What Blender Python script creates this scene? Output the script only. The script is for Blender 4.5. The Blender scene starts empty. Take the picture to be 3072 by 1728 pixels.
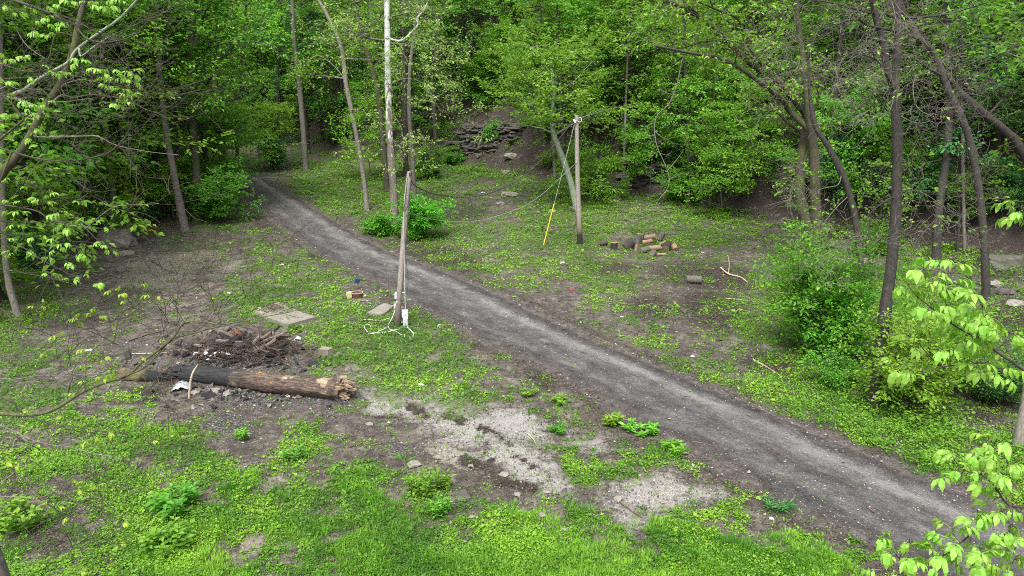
import bpy, math, random
import numpy as np
from mathutils import Vector

# ------------------------------------------------------------------ camera, sky, sun, exposure
scene = bpy.context.scene
COL = scene.collection
CAM_H, PITCH, F = 9.3, math.radians(15.0), 2100.0          # F: focal length in pixels of the 3072 wide photograph
CX, CY = 1536.0, 864.0
cd = bpy.data.cameras.new('camera'); cam = bpy.data.objects.new('camera', cd); COL.objects.link(cam)
cam.location = (0, 0, CAM_H); cam.rotation_euler = (math.pi / 2 - PITCH, 0, 0)
cd.sensor_width = 36.0; cd.lens = 36.0 * F / 3072.0; cd.clip_start = 0.05; cd.clip_end = 2000
scene.camera = cam
SUN_EL, SUN_AZ = math.radians(62), math.radians(200)       # high sun behind a bright cloud layer, from behind-left
world = bpy.data.worlds.new('World'); scene.world = world; world.use_nodes = True
wn, wl = world.node_tree.nodes, world.node_tree.links
wn.clear()
wo = wn.new('ShaderNodeOutputWorld'); wb = wn.new('ShaderNodeBackground'); sk = wn.new('ShaderNodeTexSky')
hs = wn.new('ShaderNodeHueSaturation')
sk.sky_type = 'NISHITA'; sk.sun_disc = False; sk.sun_elevation = SUN_EL; sk.sun_rotation = SUN_AZ
sk.air_density = 1.0; sk.dust_density = 4.0; sk.ozone_density = 1.0
hs.inputs['Saturation'].default_value = 0.22
wb.inputs['Strength'].default_value = 0.15
wl.new(sk.outputs[0], hs.inputs['Color']); wl.new(hs.outputs[0], wb.inputs['Color']); wl.new(wb.outputs[0], wo.inputs['Surface'])
sd = bpy.data.lights.new('sun', 'SUN'); sun = bpy.data.objects.new('sun', sd); COL.objects.link(sun)
sd.energy = 1.5; sd.angle = math.radians(20); sd.color = (1.0, 0.97, 0.92)
sdir = Vector((math.sin(SUN_AZ) * math.cos(SUN_EL), math.cos(SUN_AZ) * math.cos(SUN_EL), math.sin(SUN_EL)))
sun.rotation_euler = sdir.to_track_quat('Z', 'Y').to_euler()
vs = scene.view_settings
vs.view_transform = 'Standard'; vs.look = 'None'; vs.gamma = 1.0; vs.use_curve_mapping = False
vs.exposure = 1.72
cy = scene.cycles
cy.max_bounces = 6; cy.diffuse_bounces = 3; cy.glossy_bounces = 2; cy.transmission_bounces = 4; cy.transparent_max_bounces = 4
cy.use_denoising = False; cy.denoiser = 'OPENIMAGEDENOISE'
try: cy.denoising_input_passes = 'RGB_ALBEDO_NORMAL'
except Exception: pass
cy.filter_width = 1.0
cy.use_adaptive_sampling = True; cy.adaptive_threshold = 0.01

# ------------------------------------------------------------------ pixel <-> place
SP, CP = math.sin(PITCH), math.cos(PITCH)
def ray(px, py):
    a, b = (px - CX) / F, (CY - py) / F
    return np.array([a, CP + b * SP, -SP + b * CP])
def project(x, y, z):
    zz = z - CAM_H
    dep = y * CP - zz * SP
    up = y * SP + zz * CP
    dep = np.where(dep < 0.2, 0.2, dep) if isinstance(dep, np.ndarray) else max(dep, .2)
    return CX + F * x / dep, CY - F * up / dep, dep
def at_depth(px, py, dep):
    r = ray(px, py); return np.array([0, 0, CAM_H]) + r * dep
def _conv(x0, y0, s):
    def f(pts):
        if isinstance(pts, tuple): return (x0 + pts[0] / s, y0 + pts[1] / s)
        return [(x0 + p[0] / s, y0 + p[1] / s) for p in pts]
    return f
c1, c2, c3 = _conv(0, 0, 1.677), _conv(1024, 0, 1.677), _conv(2048, 0, 1.677)
c4, c5, c6 = _conv(0, 864, 1.677), _conv(1024, 864, 1.677), _conv(2048, 864, 1.677)
bb = _conv(0, 0, 2576 / 3072)

# ------------------------------------------------------------------ numpy noise
def _hash(ix, iy, seed):
    h = (ix.astype(np.int64) * 374761393 + iy.astype(np.int64) * 668265263 + seed * 1442695041) & 0xFFFFFFFF
    h = ((h ^ (h >> 13)) * 1274126177) & 0xFFFFFFFF
    h = h ^ (h >> 16)
    return (h & 0xFFFFFF) / float(0xFFFFFF)
def vnoise(x, y, seed=0):
    x = np.asarray(x, float); y = np.asarray(y, float)
    ix, iy = np.floor(x), np.floor(y); fx, fy = x - ix, y - iy
    fx = fx * fx * (3 - 2 * fx); fy = fy * fy * (3 - 2 * fy)
    a, b = _hash(ix, iy, seed), _hash(ix + 1, iy, seed); c, d = _hash(ix, iy + 1, seed), _hash(ix + 1, iy + 1, seed)
    return (a * (1 - fx) + b * fx) * (1 - fy) + (c * (1 - fx) + d * fx) * fy
def fbm(x, y, oct=4, seed=0):
    s = 0; a = .5; n = 0
    for o in range(oct):
        s = s + a * vnoise(x * 2 ** o, y * 2 ** o, seed + 17 * o); n += a; a *= .5
    return s / n
def sstep(a, b, x):
    t = np.clip((x - a) / (b - a), 0, 1); return t * t * (3 - 2 * t)

# ------------------------------------------------------------------ terrain height
FOOT = np.array([(52, -4), (40, 15), (28.5, 36.6), (25.5, 42), (19.5, 51), (8.5, 63), (-6, 78), (-30, 96), (-70, 118), (-140, 140)], float)
def foot_dist(x, y):
    """signed distance to the foot of the bluff, positive up the slope"""
    best = np.full(np.shape(x), 1e9); sg = np.zeros(np.shape(x))
    for (ax, ay), (bx, by) in zip(FOOT[:-1], FOOT[1:]):
        dx, dy = bx - ax, by - ay; L2 = dx * dx + dy * dy
        t = np.clip(((x - ax) * dx + (y - ay) * dy) / L2, 0, 1)
        d = np.hypot(x - ax - t * dx, y - ay - t * dy)
        s = (x - ax) * dy - (y - ay) * dx
        m = d < best
        best = np.where(m, d, best); sg = np.where(m, np.sign(s), sg)
    return best * sg
def H(x, y):
    x = np.asarray(x, float); y = np.asarray(y, float)
    z = 0.05 * np.log1p(np.exp(np.clip((y - 42) / 4, -30, 30))) * 4
    z = np.where(y > 150, 0.05 * 108 + (y - 150) * .02, z)
    z = z + (fbm(x * .13, y * .13, 3, 5) - .5) * .5 + (fbm(x * .7, y * .7, 3, 9) - .5) * .10
    s = foot_dist(x, y)
    sp = np.where(s > 0, s, 0)
    slope = np.where(sp < 42, .62 * sp, .62 * 42 + (sp - 42) * .22)
    ease = sstep(0, 7, sp)
    z = z + slope * ease + (fbm(x * .09, y * .09, 3, 21) - .5) * 5 * sstep(2, 14, sp)
    # low bank under the left wood
    z = z - .6 * sstep(-14, -24, x) * sstep(60, 20, y)
    # old burn heap
    hx, hy = BURN
    z = z + 1.15 * np.exp(-(((x - hx) / 2.2) ** 2 + ((y - hy) / 1.1) ** 2))
    return z
BURN = (-1e4, 0)
def ground_at(px, py):
    r = ray(px, py); o = np.array([0, 0, CAM_H]); t = np.geomspace(4, 300, 150)
    for n_ in (60, 60):
        Q = o + r * t[:, None]; w = np.nonzero(Q[:, 2] <= H(Q[:, 0], Q[:, 1]))[0]; k = int(w[0]) if len(w) else len(t) - 1
        t = np.linspace(t[max(k - 1, 0)], t[k], n_)
    p = o + r * t[-1]
    return np.array([p[0], p[1], float(H(p[0], p[1]))])
_b = ground_at(*c4((1150, 330))); BURN = (_b[0], _b[1])
def gdepth(px, py):
    p = ground_at(px, py); return p[1] * CP - (p[2] - CAM_H) * SP

# ------------------------------------------------------------------ objects and tags
def tag(o, label=None, cat=None, group=None, kind=None):
    if label: o['label'] = label
    if cat: o['category'] = cat
    if group: o['group'] = group
    if kind: o['kind'] = kind
    return o
def empty(name, loc, rz=0, **kw):
    o = bpy.data.objects.new(name, None); COL.objects.link(o)
    o.location = tuple(float(v) for v in loc); o.rotation_euler = (0, 0, rz); o.empty_display_size = .3
    return tag(o, **kw)
def link_mesh(name, me, parent=None, loc=(0, 0, 0), **kw):
    o = bpy.data.objects.new(name, me); COL.objects.link(o)
    o.location = tuple(float(v) for v in loc)
    if parent is not None: o.parent = parent
    return tag(o, **kw)

class MB:
    """gathers vertices and faces of one mesh"""
    def __init__(s): s.v = []; s.f = []; s.m = []; s.r = []; s.n = 0
    def add(s, v, f, mi=0, r=None):
        v = np.asarray(v, float).reshape(-1, 3); f = np.asarray(f, int)
        if len(v) == 0: return
        s.v.append(v); s.f.append(f + s.n); s.m.append(np.full(len(f), mi, int)); s.n += len(v)
        s.r.append(np.full(len(v), .5) if r is None else np.broadcast_to(np.asarray(r, float), (len(v),)))
    def mesh(s, name, mats, origin=(0, 0, 0), smooth=True):
        me = bpy.data.meshes.new(name)
        V = np.concatenate(s.v) - np.asarray(origin, float)
        tri = [f for f in s.f if f.shape[1] == 3]; quad = [f for f in s.f if f.shape[1] == 4]
        tm = [m for f, m in zip(s.f, s.m) if f.shape[1] == 3]; qm = [m for f, m in zip(s.f, s.m) if f.shape[1] == 4]
        lv = []; tot = []; mi = []
        if tri: T = np.concatenate(tri); lv.append(T.ravel()); tot.append(np.full(len(T), 3)); mi.append(np.concatenate(tm))
        if quad: Q = np.concatenate(quad); lv.append(Q.ravel()); tot.append(np.full(len(Q), 4)); mi.append(np.concatenate(qm))
        lv = np.concatenate(lv).astype(np.int32); tot = np.concatenate(tot).astype(np.int32); mi = np.concatenate(mi).astype(np.int32)
        me.vertices.add(len(V)); me.vertices.foreach_set('co', V.astype(np.float32).ravel())
        me.loops.add(len(lv)); me.loops.foreach_set('vertex_index', lv)
        me.polygons.add(len(tot))
        st = np.concatenate([[0], np.cumsum(tot)[:-1]]).astype(np.int32)
        me.polygons.foreach_set('loop_start', st)
        try: me.polygons.foreach_set('loop_total', tot)
        except Exception: pass
        me.polygons.foreach_set('material_index', mi)
        me.polygons.foreach_set('use_smooth', np.full(len(tot), bool(smooth)))
        a = me.attributes.new('rnd', 'FLOAT', 'POINT'); a.data.foreach_set('value', np.concatenate(s.r).astype(np.float32))
        for m in (mats if isinstance(mats, (list, tuple)) else [mats]): me.materials.append(m)
        me.update(calc_edges=True); me.validate()
        return me
    def obj(s, name, mats, parent=None, origin=(0, 0, 0), smooth=True, loc=None, **kw):
        return link_mesh(name, s.mesh(name, mats, origin, smooth), parent, (origin if parent is None else (0, 0, 0)) if loc is None else loc, **kw)

def norm(v):
    v = np.asarray(v, float); return v / max(np.linalg.norm(v), 1e-9)
def tube(mb, pts, rad, n=6, mi=0, r=None, rough=0, rng=None, cap=True):
    pts = np.asarray(pts, float); rad = np.broadcast_to(np.asarray(rad, float), (len(pts),))
    tan = np.gradient(pts, axis=0); tan /= np.maximum(np.linalg.norm(tan, axis=1), 1e-9)[:, None]
    ref = np.array([0, 0, 1.0]) if abs(tan[0][2]) < .8 else np.array([1.0, 0, 0])
    V = []; a = np.linspace(0, 2 * math.pi, n, endpoint=False)
    u = norm(np.cross(ref, tan[0]))
    for p, t, rr in zip(pts, tan, rad):
        u = norm(u - t * np.dot(u, t)); w = np.cross(t, u)
        k = rr if not rough else rr * (1 + rng.normal(0, rough, n))
        V.append(p + (np.cos(a) * k)[:, None] * u + (np.sin(a) * k)[:, None] * w)
    V = np.concatenate(V); m = len(pts)
    i = np.arange(m - 1)[:, None] * n; j = np.arange(n)[None]; j2 = (j + 1) % n
    fs = np.stack([i + j, i + j2, i + n + j2, i + n + j], -1).reshape(-1, 4)
    mb.add(V, fs, mi, r)
    if cap:
        for e, (row, p) in enumerate(((0, pts[0]), ((m - 1) * n, pts[-1]))):
            ring = V[row:row + n]; c = np.vstack([ring, [p]])
            f = [(k, (k + 1) % n, n) if e else ((k + 1) % n, k, n) for k in range(n)]
            mb.add(c, f, mi, r)
def smooth_path(pts, n, rad=None):
    """Catmull-Rom through the points"""
    P = np.asarray(pts, float)
    if len(P) < 3: 
        t = np.linspace(0, 1, n)[:, None]; Q = P[0] * (1 - t) + P[-1] * t
        return (Q, np.interp(np.linspace(0, 1, n), np.linspace(0, 1, len(P)), rad)) if rad is not None else Q
    E = np.vstack([2 * P[0] - P[1], P, 2 * P[-1] - P[-2]])
    t = np.linspace(0, len(P) - 1 - 1e-6, n); i = t.astype(int); f = (t - i)[:, None]
    a, b, c, d = E[i], E[i + 1], E[i + 2], E[i + 3]
    Q = .5 * (2 * b + (c - a) * f + (2 * a - 5 * b + 4 * c - d) * f ** 2 + (3 * b - a - 3 * c + d) * f ** 3)
    if rad is None: return Q
    return Q, np.interp(t, np.arange(len(P)), rad)
def box(mb, c, size, rot=None, mi=0, jit=0, rng=None, bevel=0, r=None):
    sx, sy, sz = [v / 2 for v in size]
    V = np.array([(x, y, z) for x in (-sx, sx) for y in (-sy, sy) for z in (-sz, sz)], float)
    if jit: V += rng.normal(0, 1, V.shape) * jit * np.array(size)
    F_ = [(0, 1, 3, 2), (4, 6, 7, 5), (0, 4, 5, 1), (2, 3, 7, 6), (0, 2, 6, 4), (1, 5, 7, 3)]
    if rot is not None: V = V @ np.asarray(rot).T
    mb.add(V + np.asarray(c, float), F_, mi, r)
def rotm(rx=0, ry=0, rz=0):
    from mathutils import Euler
    return np.array(Euler((rx, ry, rz)).to_matrix())
def rock(mb, c, size, rng, mi=0, sub=1, r=None, flat=.25):
    """angular stone: a jittered subdivided octahedron with flattened base"""
    V = [(1, 0, 0), (-1, 0, 0), (0, 1, 0), (0, -1, 0), (0, 0, 1), (0, 0, -1)]
    Fc = [(0, 2, 4), (2, 1, 4), (1, 3, 4), (3, 0, 4), (2, 0, 5), (1, 2, 5), (3, 1, 5), (0, 3, 5)]
    V = [np.array(v, float) for v in V]
    for _ in range(sub):
        cache = {}; nf = []
        def mid(a, b):
            k = (min(a, b), max(a, b))
            if k not in cache: V.append(norm(V[a] + V[b]) * 1.0); cache[k] = len(V) - 1
            return cache[k]
        for a, b, c_ in Fc:
            ab, bc, ca = mid(a, b), mid(b, c_), mid(c_, a)
            nf += [(a, ab, ca), (ab, b, bc), (ca, bc, c_), (ab, bc, ca)]
        Fc = nf
    A = np.array(V); A *= (1 + rng.normal(0, .16, (len(A), 1))); A += rng.normal(0, .07, A.shape)
    A = np.clip(A, -.85, .85)
    A = A @ rotm(*rng.uniform(-.4, .4, 2), rng.uniform(0, 6.28)).T
    A[:, 2] = np.maximum(A[:, 2], -.6)
    mb.add(A * np.asarray(size) / 1.7 + np.asarray(c, float), Fc, mi, r)

# ------------------------------------------------------------------ materials
def newmat(name):
    m = bpy.data.materials.new(name); m.use_nodes = True
    nt = m.node_tree; nt.nodes.clear()
    return m, nt.nodes, nt.links
def nd(n, typ, **kw):
    x = n.new(typ)
    for k, v in kw.items(): setattr(x, k, v)
    return x
def ramp(n, l, src, stops, interp='LINEAR'):
    r = n.new('ShaderNodeValToRGB'); r.color_ramp.interpolation = interp
    e = r.color_ramp.elements
    while len(e) < len(stops): e.new(.5)
    for q, (p, c) in zip(e, stops): q.position = p; q.color = (*c, 1) if len(c) == 3 else c
    l.new(src, r.inputs[0]); return r.outputs[0]
def mixc(n, l, fac, a, b, mode='MIX'):
    x = n.new('ShaderNodeMix'); x.data_type = 'RGBA'; x.blend_type = mode
    for k, s in ((0, fac), (6, a), (7, b)):
        if hasattr(s, 'links'): l.new(s, x.inputs[k])
        else: x.inputs[k].default_value = s if k == 0 else (*s, 1)
    return x.outputs[2]
def mth(n, l, op, a, b=None, clamp=False):
    x = n.new('ShaderNodeMath'); x.operation = op; x.use_clamp = clamp
    for k, s in ((0, a), (1, b)):
        if s is None: continue
        if hasattr(s, 'links'): l.new(s, x.inputs[k])
        else: x.inputs[k].default_value = s
    return x.outputs[0]
def noise(n, l, vec, scale, detail=4, rough=.6, dist=0):
    x = n.new('ShaderNodeTexNoise'); x.inputs['Scale'].default_value = scale; x.inputs['Detail'].default_value = detail
    x.inputs['Roughness'].default_value = rough; x.inputs['Distortion'].default_value = dist
    if vec is not None: l.new(vec, x.inputs['Vector'])
    return x.outputs[0]
def finish(n, l, col, rough=.9, bump=None, bstr=.3, bdist=.02, spec=.3):
    p = n.new('ShaderNodeBsdfPrincipled'); o = n.new('ShaderNodeOutputMaterial')
    if hasattr(col, 'links'): l.new(col, p.inputs['Base Color'])
    else: p.inputs['Base Color'].default_value = (*col, 1)
    if hasattr(rough, 'links'): l.new(rough, p.inputs['Roughness'])
    else: p.inputs['Roughness'].default_value = rough
    p.inputs['Specular IOR Level'].default_value = spec
    if bump is not None:
        b = n.new('ShaderNodeBump'); b.inputs['Strength'].default_value = bstr; b.inputs['Distance'].default_value = bdist
        l.new(bump, b.inputs['Height']); l.new(b.outputs[0], p.inputs['Normal'])
    l.new(p.outputs[0], o.inputs[0]); return p
def leaf_mat(name, dark, mid, light, transl=.4, hue=.02, gloss=.5):
    """leaf: colour varies leaf by leaf (attribute rnd) and a little plant by plant"""
    m, n, l = newmat(name)
    at = nd(n, 'ShaderNodeAttribute', attribute_name='rnd'); oi = n.new('ShaderNodeObjectInfo')
    c = ramp(n, l, at.outputs['Fac'], [(0, dark), (.5, mid), (1, light)])
    h = n.new('ShaderNodeHueSaturation')
    l.new(mth(n, l, 'ADD', mth(n, l, 'MULTIPLY', oi.outputs['Random'], hue * 2), .5 - hue), h.inputs['Hue'])
    l.new(mth(n, l, 'ADD', mth(n, l, 'MULTIPLY', oi.outputs['Random'], .35), .82), h.inputs['Value'])
    l.new(c, h.inputs['Color'])
    d = n.new('ShaderNodeBsdfPrincipled'); d.inputs['Roughness'].default_value = gloss; d.inputs['Specular IOR Level'].default_value = .35
    t = n.new('ShaderNodeBsdfTranslucent'); x = n.new('ShaderNodeMixShader'); o = n.new('ShaderNodeOutputMaterial')
    tc = mixc(n, l, .30, h.outputs[0], (.20, .42, .02))
    l.new(h.outputs[0], d.inputs['Base Color']); l.new(tc, t.inputs['Color'])
    x.inputs[0].default_value = transl
    l.new(d.outputs[0], x.inputs[1]); l.new(t.outputs[0], x.inputs[2]); l.new(x.outputs[0], o.inputs[0])
    return m
def bark_mat(name, dark, light, moss=.3, mosscol=(.050, .062, .012), vs=(7, 7, 1.6), lichen=.15, bstr=.6):
    m, n, l = newmat(name)
    tc = n.new('ShaderNodeTexCoord'); mp = n.new('ShaderNodeMapping'); mp.inputs['Scale'].default_value = vs
    l.new(tc.outputs['Object'], mp.inputs['Vector'])
    a = noise(n, l, mp.outputs[0], 2.2, 5, .7, .6); b = noise(n, l, tc.outputs['Object'], 1.3, 4, .6); g = noise(n, l, tc.outputs['Object'], 9, 3, .6)
    c = ramp(n, l, a, [(.3, dark), (.68, light)])
    mk = ramp(n, l, b, [(.62 - .3 * moss, (0, 0, 0)), (.85 - .25 * moss, (1, 1, 1))])
    c = mixc(n, l, mth(n, l, 'MULTIPLY', mk, min(1, moss * 1.6)), c, mosscol)
    lk = ramp(n, l, g, [(.66, (0, 0, 0)), (.74, (1, 1, 1))])
    c = mixc(n, l, mth(n, l, 'MULTIPLY', lk, lichen * 2), c, (.20, .205, .18))
    finish(n, l, c, .92, a, bstr, .03)
    return m
def plain(name, col, rough=.7, var=.25, scale=6, metal=0, bstr=.15):
    m, n, l = newmat(name)
    tc = n.new('ShaderNodeTexCoord')
    a = noise(n, l, tc.outputs['Object'], scale, 5, .65)
    c = ramp(n, l, a, [(.25, tuple(v * (1 - var) for v in col)), (.75, tuple(min(1, v * (1 + var)) for v in col))])
    p = finish(n, l, c, rough, a, bstr, .01); p.inputs['Metallic'].default_value = metal
    return m
# ------------------------------------------------------------------ how green the ground is, cell by cell (96 px cells of the photograph, rows 5..17)
GREEN = """
55555576288777764565345422345555544
44444583158777325875556422344444444
4432223441015757788468644444323333
44311113664002466655321366544321111
55322227846450000054325788867664222
42120100349998500002524676568633333
44341000036776430001435435786455555
44352200003457745200025678765355555
45668841341011122333440001578865666
45566583343521001766630000037766666
35576469575745221331223100000244444
34457876875444677425763210000000000
44557874553999988777888886520000000
"""
_rows = []
for ln in GREEN.split():
    _rows.append([int(c) for c in (ln + ln[-1] * 40)[:32]])
GM = np.array(_rows, float) / 9.0
def green_at(px, py):
    u = np.clip(np.asarray(px) / 96 - .5, 0, 31); v = np.clip(np.asarray(py) / 96 - 5.5, 0, 12)
    i = np.minimum(u.astype(int), 30); j = np.minimum(v.astype(int), 11); fu, fv = u - i, v - j
    return (GM[j, i] * (1 - fu) + GM[j, i + 1] * fu) * (1 - fv) + (GM[j + 1, i] * (1 - fu) + GM[j + 1, i + 1] * fu) * fv
def blob(px, py, cx, cy, rx, ry, ang=0):
    a = math.radians(ang); dx, dy = px - cx, py - cy
    u = (dx * math.cos(a) + dy * math.sin(a)) / rx; v = (-dx * math.sin(a) + dy * math.cos(a)) / ry
    return np.clip(1.35 - np.sqrt(u * u + v * v), 0, 1)
def blobs(px, py, lst):
    s = np.zeros(np.shape(px))
    for b in lst: s = np.maximum(s, blob(px, py, *b[:5]) * (b[5] if len(b) > 5 else 1))
    return s
def seglist(conv, pts, w):
    """a ribbon as a chain of blobs"""
    P = conv(pts); out = []
    for (x0, y0), (x1, y1) in zip(P[:-1], P[1:]):
        k = max(2, int(math.hypot(x1 - x0, y1 - y0) / (w * .7)))
        for t in np.linspace(0, 1, k): out.append((x0 + (x1 - x0) * t, y0 + (y1 - y0) * t, w, w * .75, 0))
    return out
def cb(conv, lst): return [(*conv((b[0], b[1])), b[2] / 1.677, b[3] / 1.677, b[4], *(b[5:])) for b in lst]
GRAVEL = cb(c5, [(230, 590, 240, 75, 12), (620, 690, 330, 120, 25), (870, 850, 330, 110, 30), (900, 690, 190, 80, 25), (1050, 950, 150, 75, 25),
                 (1190, 760, 180, 60, 20, .55), (1500, 1060, 200, 95, 15, .9), (1460, 1170, 110, 70, 20, .9), (1650, 1010, 150, 75, 8, .9), (110, 430, 90, 55, 10, .6),
                 (560, 850, 150, 60, 20, .6)]) + cb(c6, [(60, 1040, 230, 60, 5, .8)]) + cb(c6, [(270, 545, 130, 22, 32, .8), (480, 620, 90, 18, 28, .7), (1500, 1000, 150, 40, 30, .5)])
BURNT = cb(c4, [(1130, 690, 170, 110, 10), (1300, 560, 300, 60, 8, .9), (1600, 555, 220, 45, 5), (1690, 610, 90, 70, 10), (1150, 340, 330, 110, 3, .85), (1450, 400, 170, 70, 0, .6), (800, 420, 160, 70, 0, .5), (620, 300, 220, 60, -8, .55),
                (1080, 470, 260, 40, 5, .8), (1250, 760, 130, 60, 10, .6), (480, 330, 120, 40, 0, .4)]) + cb(c5, [(60, 570, 90, 60, 10), (300, 800, 200, 50, 15, .7), (60, 690, 120, 50, 10, .5)])
TAN = cb(c1, [(830, 1330, 300, 70, -4, .8), (1000, 1290, 200, 45, -4, .8), (760, 1410, 250, 60, 0, .8), (1150, 1330, 140, 40, 0, .6), (560, 1400, 160, 60, 0, .4)]) + cb(c4, [(830, 60, 220, 60, 0, .5), (830, 950, 100, 50, -10, .6), (1420, 980, 120, 80, 0, .5), (1280, 1270, 150, 90, 0, .6)]) + \
    cb(c5, [(560, 850, 200, 50, 20, .9), (1150, 660, 120, 40, 20, .7), (1290, 740, 130, 40, 20, .7), (160, 1110, 140, 70, 0, .5), (1600, 1060, 150, 70, 10, .7)])
LITTER = cb(c2, [(500, 1290, 260, 70, 15), (900, 700, 250, 130, -20, .7), (600, 1080, 150, 60, 0, .5), (1350, 1350, 200, 50, 0, .7), (1050, 830, 300, 130, 30, .6)]) + \
    cb(c3, [(130, 1390, 300, 80, 5), (420, 1040, 260, 110, -20, .7), (780, 1250, 260, 140, 0, .7), (1600, 1300, 200, 160, 0, .8)]) + \
    cb(c6, [(150, 110, 220, 120, 10, .9), (480, 410, 220, 60, 15, .9), (1500, 560, 200, 130, 0, .9), (1650, 150, 150, 120, 0, .9)]) + \
    cb(c5, [(1560, 100, 150, 80, 0, .8), (1000, 460, 120, 50, 35, .8), (1200, 700, 200, 60, 20, .5), (1600, 830, 120, 40, 25, .4)]) + cb(c1, [(1600, 1285, 60, 25, 0), (1330, 1120, 140, 60, 35, .5)]) + \
    cb(c4, [(250, 1240, 200, 130, 0, .6), (60, 960, 120, 200, 0, .5), (520, 1300, 160, 90, 0, .6), (720, 540, 120, 50, 0, .9), (980, 1180, 80, 40, 0, .6)])
STREAK = seglist(c5, [(700, 700), (780, 740), (830, 780), (850, 790)], 16) + seglist(c5, [(880, 845), (960, 895), (1010, 925), (1060, 960)], 13) + seglist(c5, [(725, 780), (735, 830), (760, 870)], 14) + \
    seglist(c5, [(540, 640), (600, 670)], 24) + seglist(c5, [(350, 600), (420, 640)], 22) + seglist(c5, [(180, 650), (290, 650)], 11) + seglist(c5, [(620, 870), (720, 910), (760, 930)], 28) + seglist(c5, [(800, 980), (960, 1010)], 24) + \
    seglist(c5, [(1100, 860), (1130, 900)], 14)
LEFT_E = bb([(520, 400), (560, 420), (605, 455), (625, 500), (680, 545), (740, 590), (830, 650), (920, 690), (1000, 735), (1100, 790), (1250, 870), (1450, 960), (1600, 1060), (1800, 1160), (1980, 1260), (2160, 1350), (2310, 1449), (2440, 1520)])
RIGHT_E = bb([(560, 396), (610, 418), (650, 445), (720, 482), (790, 525), (880, 580), (970, 630), (1080, 670), (1200, 720), (1330, 780), (1500, 860), (1700, 940), (1900, 1020), (2060, 1090), (2250, 1175), (2400, 1235), (2576, 1300), (2700, 1350)])
_L = np.array([ground_at(*p)[:2] for p in LEFT_E]); _R = np.array([ground_at(*p)[:2] for p in RIGHT_E])
def _res(P, n):
    Q = smooth_path(np.c_[P, np.zeros(len(P))], 600)[:, :2]
    d = np.r_[0, np.cumsum(np.hypot(*np.diff(Q, axis=0).T))]
    s = np.linspace(0, 1, n) ** 1.0 * d[-1]
    return np.c_[np.interp(s, d, Q[:, 0]), np.interp(s, d, Q[:, 1])]
RL, RR = _res(_L, 300), _res(_R, 300)
# the lane goes on past the bend and out of the frame
RL = np.vstack([[RL[0] + (RL[0] - RL[20]) * 1.5 + np.array([-6, 4])], RL, [RL[-1] + (RL[-1] - RL[-40]) * 1.2]])
RR = np.vstack([[RR[0] + (RR[0] - RR[20]) * 1.5 + np.array([-6, 4])], RR, [RR[-1] + (RR[-1] - RR[-40]) * 1.2]])
RC = (RL + RR) / 2
def road_dist(x, y):
    """distance from the middle of the lane over its half width"""
    x = np.asarray(x, float); sh = x.shape; x = x.ravel(); y = np.asarray(y, float).ravel()
    out = np.full(x.shape, 9.0)
    hw = np.hypot(*(RL - RR).T) / 2
    for k in range(0, len(x), 20000):
        d = np.hypot(x[k:k + 20000, None] - RC[None, :, 0], y[k:k + 20000, None] - RC[None, :, 1])
        # perpendicular part only
        i = d.argmin(1); i2 = np.clip(i, 1, len(RC) - 2)
        t = RC[i2 + 1] - RC[i2 - 1]; t /= np.linalg.norm(t, axis=1)[:, None]
        rx, ry = x[k:k + 20000] - RC[i, 0], y[k:k + 20000] - RC[i, 1]
        perp = np.abs(rx * t[:, 1] - ry * t[:, 0]); al = np.abs(rx * t[:, 0] + ry * t[:, 1])
        nrm = hw[i] * np.abs(np.sum(np.c_[-t[:, 1], t[:, 0]] * ((RL - RR)[i] / np.maximum(2 * hw[i], 1e-6)[:, None]), 1))
        out[k:k + 20000] = np.where(al < 6, perp, d.min(1)) / np.maximum(nrm, .6)
    return out.reshape(sh)

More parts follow.
